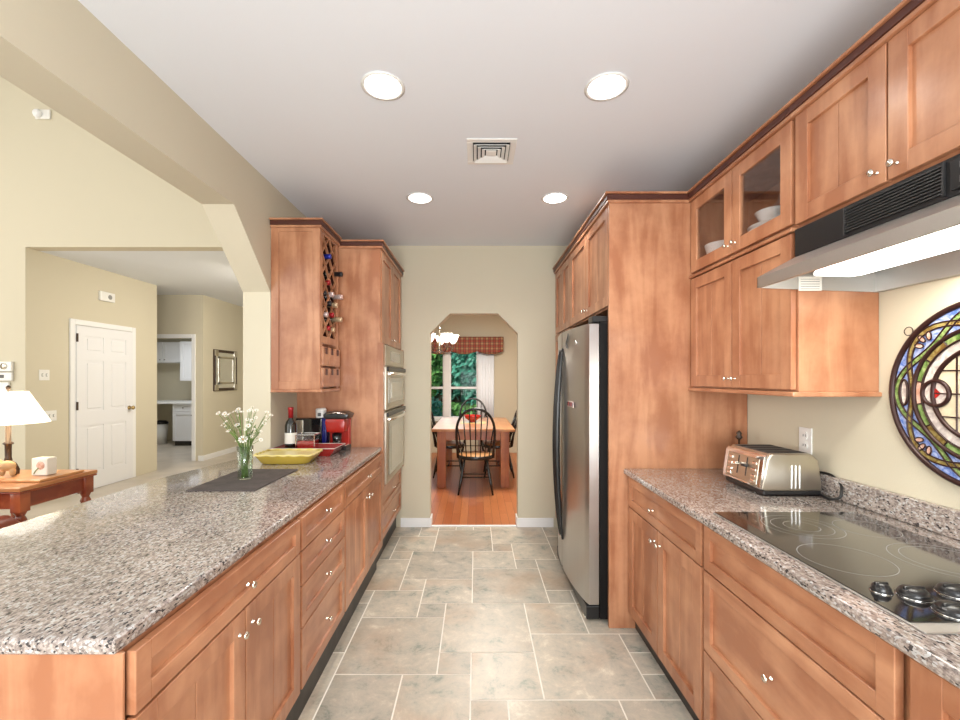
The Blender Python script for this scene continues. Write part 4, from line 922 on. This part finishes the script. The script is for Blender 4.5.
for k in range(64):
    t = 2*PI*k/64; c, s_ = math.cos(t), math.sin(t); rr = 1/((abs(c)**8+abs(s_)**8)**.125); vsx.append(b.verts.new((.163*c*rr, .105*s_*rr, .050)))
b.faces.new(vsx); m = MB(); m._join(b); m.build('lid', 'butter', yd)
# red tray
ty = thing('serving_tray', 'red lacquer tray behind the yellow dish', 'tray', (-1.095, 2.825, CT))
b = bmesh.new(); rings = []
for hx, hy, z in ((.165, .09, 0), (.205, .113, .050), (.20, .109, .051), (.160, .086, .006)):
    rings.append([b.verts.new((hx*sx, hy*sy, z)) for sx, sy in ((-1, -1), (1, -1), (1, 1), (-1, 1))])
for A, B2 in zip(rings, rings[1:]):
    for k in range(4): b.faces.new((A[k], A[(k+1) % 4], B2[(k+1) % 4], B2[k]))
b.faces.new(rings[0][::-1]); b.faces.new(rings[-1]); bmesh.ops.recalc_face_normals(b, faces=b.faces)
m = MB(); m._join(b); m.build('tray_body', 'red_lacquer', ty)
MB().tube([(-.203, -.111, .051), (.203, -.111, .051), (.203, .111, .051), (-.203, .111, .051)], .003, 6, closed=True).build('rim', 'foil_silver', ty)
wb_ = thing('wine_bottle', 'standing wine bottle with red capsule and white label in the red tray', 'bottle', (-1.21, 2.81, CT+.3075))
bottle(wb_, 'foil_red')
gj = thing('glass_canister', 'square glass canister of red sweets in the tray', 'canister', (-1.10, 2.815, CT+.0065))
MB().box(-.055, .055, -.045, .045, 0, .085, .006).build('contents', 'red_lacquer', gj)
MB().box(-.06, .06, -.05, .05, 0.001, .125, .006).build('glass_body', 'glass', gj)
MB().tube([(-.06, -.05, .125), (.06, -.05, .125), (.06, .05, .125), (-.06, .05, .125)], .0035, 6, closed=True).tube([(-.06, -.05, .0), (-.06, -.05, .125)], .003, 6).tube([(.06, -.05, .0), (.06, -.05, .125)], .003, 6).build('wire_frame', 'chrome', gj)
# coffee maker
cm = thing('coffee_maker', 'red and black single-serve coffee maker near the oven cabinet', 'coffee maker', (-.975, 3.035, CT))
MB().box(-.065, .075, -.06, .07, 0, .025, .006).build('drip_base', 'black', cm)
MB().box(-.065, .075, .02, .07, .02, .215, .008).build('column', 'red_plastic', cm)
MB().box(-.063, .073, -.058, .02, .025, .034, .002).build('drip_tray', 'chrome', cm)
MB().prism([(-.055, .125), (.065, .125), (.072, .19), (.065, .215), (-.06, .215), (-.065, .19)], -.075, .06, .006, mtx=mtr, seg=2).build('head', 'red_plastic', cm, 'auto')
MB().prism([(-.075, .216), (.085, .216), (.095, .245), (.06, .262), (-.06, .262), (-.08, .245)], -.075, .075, .008, mtx=mtr, seg=2).build('lid', 'black', cm, 'auto')
MB().tube([(-.05, -.085, .25), (.02, -.10, .262), (.08, -.085, .25)], .006, 8).build('lid_handle', 'chrome', cm, True)
MB().lathe([(.022, .04), (.03, .044), (.033, .11), (.030, .11), (.026, .045)], 20, mtx=T(0, -.018, 0)).build('mug', 'black_gloss', cm, True)
bx = thing('toaster_oven', 'black box appliance with deep blue side behind the tray', 'appliance', (-1.145, 3.05, CT))
MB().box(-.13, .055, -.012, .055, .0, .215, .008).build('housing', 'black_gloss', bx)
MB().box(.056, .088, -.014, .055, .0, .218, .006).build('side_tank', 'blue_plastic', bx)
MB().box(-.125, -.075, -.016, -.011, .05, .20, .002).build('front_panel', 'steel_warm', bx)
cn = thing('coffee_canister', 'small white canister standing on the black box', 'canister', (-1.105, 3.068, CT+.2165))
MB().lathe([(.001, 0), (.034, 0), (.036, .004), (.036, .045), (.001, .045)], 24).build('jar', 'white', cn, True)
MB().lathe([(.037, .045), (.037, .058), (.030, .066), (.001, .067)], 24).build('lid', 'white', cn, True)
MB().box(-.012, .012, -.0375, -.035, .012, .036, .001, 1).build('label_mark', 'grey_slot', cn)
# ------------------------------------------------------------------ living room furniture
et = thing('end_table', 'red cherry end table holding the lit lamp', 'table', (-2.90, 2.725, 0))
ex, ey = .28, .255
MB().box(-ex, ex, -ey, ey, .725, .75, .006).build('tabletop', 'table_top_wood', et)
MB().box(-ex+.002, ex-.002, -ey+.002, ey-.002, .712, .724, .004).build('top_moulding', 'cherry', et)
MB().box(-ex+.04, ex-.04, -ey+.03, -ey+.05, .62, .712).box(-ex+.04, ex-.04, ey-.05, ey-.03, .62, .712).box(-ex+.03, -ex+.05, -ey+.04, ey-.04, .62, .712).box(ex-.05, ex-.03, -ey+.04, ey-.04, .62, .712).build('apron', 'cherry', et)
for sx in (-1, 1):
    for sy in (-1, 1):
        cx, cy = sx*(ex-.045), sy*(ey-.045)
        MB().box(cx-.03, cx+.03, cy-.03, cy+.03, .60, .712, .003).lathe([(.018, 0), (.022, .03), (.024, .3), (.030, .48), (.022, .52), (.030, .55), (.020, .575), (.03, .60)], 16, mtx=T(cx, cy, 0)).build('leg', 'cherry', et, 'auto')
MB().box(-ex+.06, ex-.06, -ey+.06, ey-.06, .18, .20, .004).build('shelf', 'cherry', et)
tr = tag(MB().box(-2.93+.0, -2.64, 2.60, 2.90, .7505, .766, .004).build('wooden_tray', 'table_top_wood'), 'flat wooden board under the candle on the end table', 'board')
tl = thing('table_lamp', 'lit table lamp with white cone shade and turned bronze base', 'lamp', (-3.035, 2.79, .7507))
MB().tube([(0, .0, .10), (.04, -.01, .07), (.06, -.012, .03), (.058, -.012, 0)], .009, 8).tube([(0, .0, .10), (-.04, -.01, .07), (-.06, -.012, .03), (-.058, -.012, 0)], .009, 8).tube([(0, 0, .10), (0, .04, .07), (0, .06, .03), (0, .058, 0)], .009, 8).build('foot', 'bronze', tl, True)
MB().lathe([(.012, .085), (.020, .10), (.016, .12), (.017, .20), (.026, .205), (.026, .212), (.014, .22), (.013, .36), (.006, .365), (.005, .55), (.010, .56), (.012, .575), (.004, .585)], 20).build('stem', 'bronze', tl, True)
MB().lathe([(.200, .34), (.095, .545), (.093, .545), (.198, .34)], 48, caps=False).build('lamp_shade', 'shade_glow', tl, True)
lamp('table_lamp_bulb', 'POINT', (-3.035, 2.79, 1.20), 9, (1, .85, .6), shadow_soft_size=.05)
cd = thing('candle', 'pale pillar candle with a pink flower print on the end table', 'candle', (-2.755, 2.745, .7667))
MB().box(-.05, .05, -.035, .035, 0, .11, .008).build('wax_body', 'label', cd)
MB().ball((.01, -.034, .065), .028, 2, 1, .2, 1).build('flower_print', 'sg_pink', cd, True)
MB().tube([(.0, -.037, .05), (-.02, -.037, .03), (-.03, -.037, .012)], .003, 6).build('stem_print', 'stem', cd, True)
cf = thing('carved_figurine', 'tan carved animal figurine beside the lamp foot', 'figurine', (-2.945, 2.70, .7667))
MB().ball((0, 0, .065), .042, 2, 1.3, .7, .8).ball((-.055, 0, .08), .024, 2).ball((.035, 0, .03), .016, 2, 1, 1, 1.9).ball((-.03, 0, .03), .016, 2, 1, 1, 1.9).tube([(-.07, 0, .08), (-.088, 0, .055), (-.085, 0, .03)], [.010, .007, .005], 8).build('body', 'carved', cf, True)
ac_ = thing('armchair', 'red-brown leather armchair beside the end table', 'armchair', (-2.95, 2.06, 0), PI)
MB().box(-.36, .36, -.34, .30, .12, .42, .05, 3).build('seat_base', 'leather', ac_, 'auto')
MB().box(-.26, .26, -.36, .18, .42, .54, .05, 3).build('seat_cushion', 'leather', ac_, 'auto')
MB().box(-.34, .34, .16, .34, .40, .78, .06, 3).build('backrest', 'leather', ac_, 'auto')
for s in (-1, 1):
    MB().box(s*.31-.065, s*.31+.06, -.34, .22, .12, .56, .03, 3).tube([(s*.32, -.375, .535), (s*.32, -.34, .555), (s*.32, -.1, .56), (s*.32, .2, .56)], [.045, .062, .065, .065], 14).build('armrest', 'leather', ac_, 'auto')
    for yy in (-.28, .26): MB().lathe([(.018, 0), (.026, .12)], 12, mtx=T(s*.3, yy, 0)).build('leg', 'cherry', ac_, True)
# wall items
th_ = thing('thermostat', 'white wall thermostat pair above the table lamp', 'thermostat', ((5-476)*HY0/430, HY0-.0005, 1.46))
MB().box(-.09, .10, -.03, 0, -.005, .10, .008).build('dial_unit', 'white', th_)
MB().lathe([(.035, 0), (.032, .008), (.001, .008)], 20, mtx=T(.02, -.03, .05) @ R(PI/2, 'X')).build('dial', 'nickel', th_, True)
MB().box(-.09, .10, -.028, 0, -.105, -.015, .01).build('lower_unit', 'white', th_)
MB().box(-.07, .02, -.030, -.027, -.075, -.04).build('display', 'grey_slot', th_)
MB().box(-.05, .06, -.02, 0, -.22, -.12, .006).build('sensor', 'white', th_)
sm = thing('smoke_detector', 'small round white detector high on the tall living room wall', 'detector', ((43-476)*HY0/430, HY0-.0005, 1.38+263.5*HY0/430))
MB().box(-.07, .09, -.02, 0, -.05, .05, .008).build('base', 'white', sm)
MB().lathe([(.045, 0), (.045, .02), (.035, .035), (.001, .036)], 24, mtx=T(-.03, -.015, 0) @ R(PI/2, 'X')).build('cap', 'trim', sm, True)
wallplate('light_switch', 'white double switch plate left of the six-panel door, upper one', 'switch', (HX+.0005, 4.8*430/432, 1.38+3.5*4.78/430), PI/2, .115, .118, 2, 'switch plates left of the door')
wallplate('light_switch', 'white triple switch plate left of the six-panel door, lower one near the lamp shade', 'switch', (HX+.0005, 4.8*430/427, 1.38-37.5*4.83/430), PI/2, .165, .118, 3, 'switch plates left of the door')
al = thing('door_chime', 'small white rectangular chime box high above the six-panel door', 'chime', (HX+.0005, 4.8*430/370.5, 1.38+81.5*5.57/430), PI/2)
MB().box(-.11, .11, -.035, 0, -.06, .06, .008).build('cover', 'white', al)
MB().lathe([(.03, 0), (.03, .002), (.022, .003), (.001, .003)], 20, mtx=T(.03, -.035, 0) @ R(PI/2, 'X')).build('speaker_grille', 'burner', al, True)
mi = thing('wall_mirror', 'framed rectangular mirror with dark bronze border on the hall wall', 'mirror', (MX+.0005, 7.83, 1.525), PI/2)
mw, mh = .36, .365
MB().box(-mw, mw, -.02, 0, -mh, mh, .003).build('backing', 'bronze', mi)
MB().box(-mw+.05, mw-.05, -.024, -.0195, -mh+.05, mh-.05).build('outer_glass', 'mirror', mi)
mb = MB(); q = .12
mb.box(-mw+q, mw-q, -.034, -.022, mh-q-.035, mh-q, .002).box(-mw+q, mw-q, -.034, -.022, -mh+q, -mh+q+.035, .002).box(-mw+q, -mw+q+.035, -.034, -.022, -mh+q, mh-q, .002).box(mw-q-.035, mw-q, -.034, -.022, -mh+q, mh-q, .002)
for sx in (-1, 1):
    for sz in (-1, 1): mb.box(sx*(mw-.06)-.05, sx*(mw-.06)+.05, -.036, -.02, sz*(mh-.06)-.05, sz*(mh-.06)+.05, .003)
mb.build('inner_border', 'steel_warm', mi)
# ------------------------------------------------------------------ laundry room
def white_cab(name, label, x0, x1, y0, y1, z0, z1, nd, drawer=False, kn_low=True):
    r_ = thing(name, label, 'cabinet', (x0, y0, 0)); w_ = x1-x0
    MB().box(0, w_, .021, y1-y0, z0, z1).build('body', 'door_white', r_)
    zt = z1
    if drawer:
        zt = z1-.16
        for k in range(nd):
            o_ = shaker(w_/nd-.01, .15, k*w_/nd+.005, zt+.005, st=.03, groove=False).build('drawer', 'door_white', r_); MB().lathe(KN, 10, mtx=T((k+.5)*w_/nd, 0, zt+.08) @ R(PI/2, 'X')).build('knob', 'bronze', o_, True)
    for k in range(nd):
        o_ = shaker(w_/nd-.01, zt-z0-.01, k*w_/nd+.005, z0+.005, st=.06, groove=False).build('door', 'door_white', r_)
        kx = (k+1)*w_/nd-.05 if k % 2 == 0 else k*w_/nd+.05
        MB().lathe(KN, 10, mtx=T(kx, 0, z0+.06 if kn_low else zt-.07) @ R(PI/2, 'X')).build('knob', 'bronze', o_, True)
    return r_
lb_ = white_cab('laundry_base_cabinet', 'white base cabinet with drawers seen through the laundry doorway', -6.20, -5.30, 8.78, 9.598, .10, .86, 2, True, False)
MB().box(0, .9, .08, .8, 0, .10).build('toe_kick', 'toe_tile', lb_)
tag(MB().box(-7.3, -5.28, 8.74, 9.598, .862, .90, .006).build('laundry_countertop', 'trim'), 'white laundry countertop seen through the doorway', 'countertop')
white_cab('laundry_wall_cabinet', 'white short wall cabinet upper left through the laundry doorway', -7.2, -6.21, 9.2, 9.598, 1.72, 2.16, 2)
white_cab('laundry_wall_cabinet', 'white taller wall cabinet on the right through the laundry doorway', -6.20, -5.30, 9.0, 9.598, 1.33, 2.16, 2)
tc_ = thing('trash_can', 'white bin with black lid under the laundry counter', 'bin', (-6.68, 9.1, 0))
MB().lathe([(.001, 0), (.11, 0), (.14, .42), (.001, .42)], 24).build('bin_body', 'white', tc_, True)
MB().lathe([(.145, .421), (.145, .45), (.10, .49), (.001, .50)], 24).build('lid', 'black', tc_, True)
dp = thing('cordless_phone', 'black handset on the laundry countertop', 'phone', (-5.98, 9.35, .901))
MB().box(-.05, .05, -.05, .05, 0, .05, .01).build('cradle', 'black', dp); MB().box(-.03, .03, -.02, .02, .05, .28, .012).build('handset', 'black', dp)
wallplate('outlet', 'white outlet on the laundry backsplash wall', 'outlet', (-6.12, 9.5995, 1.14), 0, .2, .22)
# ------------------------------------------------------------------ dining room
dt = thing('dining_table', 'honey oak dining table with thick square legs', 'table', (-.035, 6.15, 0))
MB().box(-.52, .52, -.80, .80, .715, .75, .006).build('tabletop', 'table_top_wood', dt)
MB().box(-.44, .44, -.70, -.67, .60, .715).box(-.44, .44, .67, .70, .60, .715).box(-.44, -.41, -.67, .67, .60, .715).box(.41, .44, -.67, .67, .60, .715).build('apron', 'table_wood', dt)
for sx in (-1, 1):
    for sy in (-1, 1): MB().box(sx*.40-.055, sx*.40+.055, sy*.68-.055, sy*.68+.055, 0, .714, .006).build('leg', 'table_wood', dt)
def windsor():
    r_ = thing('windsor_chair', 'x', 'chair')
    # front of the chair faces +y, back at -y
    P = []
    for k in range(28):
        t = 2*PI*k/28; P.append((.215*math.cos(t), .20*math.sin(t)+(.02 if math.sin(t) > 0 else 0)))
    MB().prism([(p[0]*.95, p[1]*.95) for p in P], .442, .457, .006).build('seat', 'seat_wood', r_, 'auto')
    MB().prism([(p[0]*1.02, p[1]*1.02) for p in P], .408, .450, .008).build('seat_rim', 'black_paint', r_, 'auto')
    hoop = []
    for k in range(33):
        t = PI*k/32; hoop.append((-.262*math.cos(t)*(1-.20*(1-math.sin(t))**2), -.175-.16*math.sin(t)**.9, .455+.575*math.sin(t)**.62 if 0 < k < 32 else .44))
    MB().tube(hoop, .0155, 8).build('back_hoop', 'black_paint', r_, True)
    for k in range(7):
        x = (k-3)*.060; xt = x*1.2; t = math.acos(max(-1, min(1, -xt/.262))); zt = .455+.575*math.sin(t)**.62; yt = -.175-.16*math.sin(t)**.9
        zf = .455; yb = -math.sqrt(max(0, .19**2-(x*.85)**2)) 
        MB().tube([(x*.9, yb, zf-.01), ((x*.9+xt)/2, (yb+yt)/2, (zf+zt)/2), (xt, yt, zt)], [.007, .009, .006], 6).build('spindle', 'black_paint', r_, True)
    legs = []
    for sx in (-1, 1):
        for sy in (-1, 1):
            a_ = Vector((sx*.13, sy*.12, .415)); b2 = Vector((sx*.205, sy*.205, 0)); legs.append((a_, b2))
            MB().tube([a_, a_.lerp(b2, .3), a_.lerp(b2, .5), a_.lerp(b2, .62), b2], [.012, .017, .013, .018, .010], 8).build('leg', 'black_paint', r_, True)
    g2 = lambda i, t: legs[i][0].lerp(legs[i][1], t)
    MB().tube([g2(0, .6), g2(1, .6)], .008, 6).tube([g2(2, .6), g2(3, .6)], .008, 6).tube([(g2(0, .6)+g2(1, .6))/2, (g2(2, .6)+g2(3, .6))/2], .008, 6).tube([g2(0, .42), g2(2, .42)], .007, 6).build('stretcher', 'black_paint', r_, True)
    return r_
wc0 = windsor()
for i, (x, y, rz_, lb) in enumerate([(-.005, 5.28, 0, 'black Windsor chair nearest the kitchen, back turned to the camera'), (-.05, 7.12, PI, 'black Windsor chair at the window end of the table'),
    (-.385, 6.15, -PI/2, 'black Windsor chair on the left side of the dining table'), (.32, 6.15, PI/2, 'black Windsor chair on the right side of the dining table')]):
    c = wc0 if i == 0 else copy_tree(wc0)
    c.location = (x, y, 0); c.rotation_euler = (0, 0, rz_); c['label'] = lb; c['group'] = 'Windsor chairs around the dining table'
tag(MB().lathe([(.001, 0), (.05, 0), (.055, .008), (.045, .014), (.10, .055), (.125, .10), (.118, .10), (.09, .055), (.001, .022)], 32, mtx=T(-.05, 6.15, .7565)).build('fruit_bowl', 'red_plastic', smooth=True), 'red footed bowl in the middle of the dining table', 'bowl')
tag(MB().box(-.22, .14, 6.0, 6.3, .7505, .7555, .001, 1).build('table_mat', 'butter'), 'yellow mat under the red bowl', 'mat')
# curtain and valance
n = 60; b = MB()
cu = bmesh.new(); cols = []
for k in range(n+1):
    x = .045+.29*k/n; y = DYB-.06+.018*math.sin(k*1.05); cols.append((cu.verts.new((x, y, .05)), cu.verts.new((x, y, 2.05))))
for A, B2 in zip(cols, cols[1:]): cu.faces.new((A[0], B2[0], B2[1], A[1]))
m = MB(); m._join(cu); ob = m.build('curtain', 'curtain', smooth=True); ob.modifiers.new('solid', 'SOLIDIFY').thickness = .004
tag(ob, 'white gathered curtain panel right of the dining window', 'curtain')
cu = bmesh.new(); cols = []; vx0, vx1 = -1.42, .50
for k in range(121):
    x = vx0+(vx1-vx0)*k/120; ph = (x-vx1)/.48
    zb = 1.88-.055*abs(math.sin(ph*PI))**.8; y = DYB-.14+.008*math.sin(k*.9)
    cols.append([cu.verts.new((x, y+(.0 if j else .01), zb+(2.145-zb)*j/6)) for j in range(7)])
for A, B2 in zip(cols, cols[1:]):
    for j in range(6): cu.faces.new((A[j], B2[j], B2[j+1], A[j+1]))
for A in (cols[0], cols[-1]):
    back = [cu.verts.new((v.co.x, DYB-.002, v.co.z)) for v in A]
    for j in range(6): cu.faces.new((A[j], A[j+1], back[j+1], back[j]))
m = MB(); m._join(cu); ob = m.build('valance', 'plaid', smooth='auto'); ob.modifiers.new('solid', 'SOLIDIFY').thickness = .006
tag(ob, 'red and tan plaid valance with scalloped hem above the dining window', 'valance')
# chandelier
ch = thing('chandelier', 'bronze scroll-arm chandelier with white bell shades in the dining room', 'chandelier', (-.52, 6.1, 0))
MB().lathe([(.055, CZ-.001), (.05, CZ-.025), (.008, CZ-.04)], 20).build('canopy', 'bronze', ch, True)
MB().tube([(0, 0, 2.10), (0, 0, CZ-.02)], .005, 8).build('rod', 'bronze', ch)
MB().lathe([(.001, 1.74), (.014, 1.755), (.022, 1.78), (.012, 1.80), (.018, 1.86), (.026, 1.90), (.012, 1.96), (.010, 2.05), (.022, 2.09), (.008, 2.12)], 16).build('column', 'nickel', ch, True)
for k in range(5):
    a = 2*PI*k/5+.3; ca, sa = math.cos(a), math.sin(a)
    prf = [(.015, 1.80), (.06, 1.755), (.13, 1.75), (.19, 1.79), (.215, 1.84), (.20, 1.88)]
    arm = MB().tube(smooth_pts([(r*ca, r*sa, z) for r, z in prf], 5), .0065, 8).tube(smooth_pts([(r*ca, r*sa, z) for r, z in [(.19, 1.79), (.15, 1.84), (.11, 1.83), (.10, 1.80), (.12, 1.785)]], 5), .005, 6).build('arm', 'bronze', ch, True)
    MB().lathe([(.018, 1.875), (.035, 1.89), (.055, 1.92), (.072, 1.965), (.085, 2.0), (.083, 2.0), (.05, 1.92), (.012, 1.885)], 20, mtx=T(.20*ca, .20*sa, 0)).build('glass_shade', 'bell_glow', arm, True)
# ------------------------------------------------------------------ garden beyond the window
tag(MB().box(-25, 25, 8.15, 60, -.45, -.40).build('lawn', 'lawn'), 'green lawn outside the dining window', 'lawn', None, 'structure')
tag(MB().box(-25, 25, 15.5, 24, -.40, -.385).build('driveway', 'drive'), 'blue-grey driveway crossing the garden', 'driveway', None, 'structure')
def foliage(n_, rx, ry, rz2, size, seed, cz):
    rr = random.Random(seed); b = bmesh.new()
    for _ in range(n_):
        while True:
            p = Vector((rr.uniform(-1, 1), rr.uniform(-1, 1), rr.uniform(-1, 1)))
            if .25 < p.length < 1: break
        p = Vector((p.x*rx, p.y*ry, p.z*rz2+cz)); q = Vector((rr.gauss(0, 1), rr.gauss(0, 1), rr.gauss(0, 1))).normalized(); u = q.orthogonal().normalized()*size*rr.uniform(.6, 1.3); v = q.cross(u.normalized())*size*.5
        b.faces.new([b.verts.new(p-u), b.verts.new(p+v), b.verts.new(p+u), b.verts.new(p-v)])
    m = MB(); m._join(b); return m
for k, (x, y, s_, mt_, lb) in enumerate([(-1.35, 11.2, .75, 'teal_leaf', 'blue-green shrub close outside the left window pane'), (.1, 11.0, .62, 'green_leaf', 'bright green shrub close outside, low in the right window pane'), (-.75, 12.6, .6, 'green_leaf', 'small green shrub behind the window mullion')]):
    sh = thing('garden_shrub', lb, 'shrub', (x, y, -.40), 0, 'shrubs outside the dining window')
    foliage(1500, s_*.8, s_*.8, s_*.8, .06, 20+k, s_*.85+.1).build('foliage', mt_, sh); MB().tube([(0, 0, 0), (0, 0, s_)], .03, 6).build('stem', 'bark', sh)
for k, (x, y, s_, mt_, lb) in enumerate([(-8.6, 24.8, 2.5, 'teal_leaf', 'broad blue-green tree across the driveway, far left'), (-3.9, 26.5, 2.4, 'green_leaf', 'mid green tree across the driveway, left of centre'), (.5, 25.5, 2.2, 'teal_leaf', 'blue-green tree across the driveway behind the right pane'), (4.2, 27.5, 2.4, 'green_leaf', 'tall green tree across the driveway, far right')]):
    tr_ = thing('garden_tree', lb, 'tree', (x, y, -.40), 0, 'trees across the driveway')
    foliage(4200, s_*.88, s_*.7, s_*1.25, .22, 40+k, s_*1.27).build('crown', mt_, tr_); MB().tube([(0, 0, 0), (.1, 0, s_), (0, 0, s_*1.5)], [.16, .12, .07], 8).build('trunk', 'bark', tr_, True)

hg = thing('garden_hedge', 'long dark green hedge at the far edge of the garden', 'hedge', (0, 33, -.40), 0)
foliage(9000, 16, 1.2, 3.0, .40, 77, 2.8).build('foliage', 'teal_leaf', hg)
MB().box(-15, 15, -.4, .4, 0, 2.4).build('hedge_core', 'bark', hg)
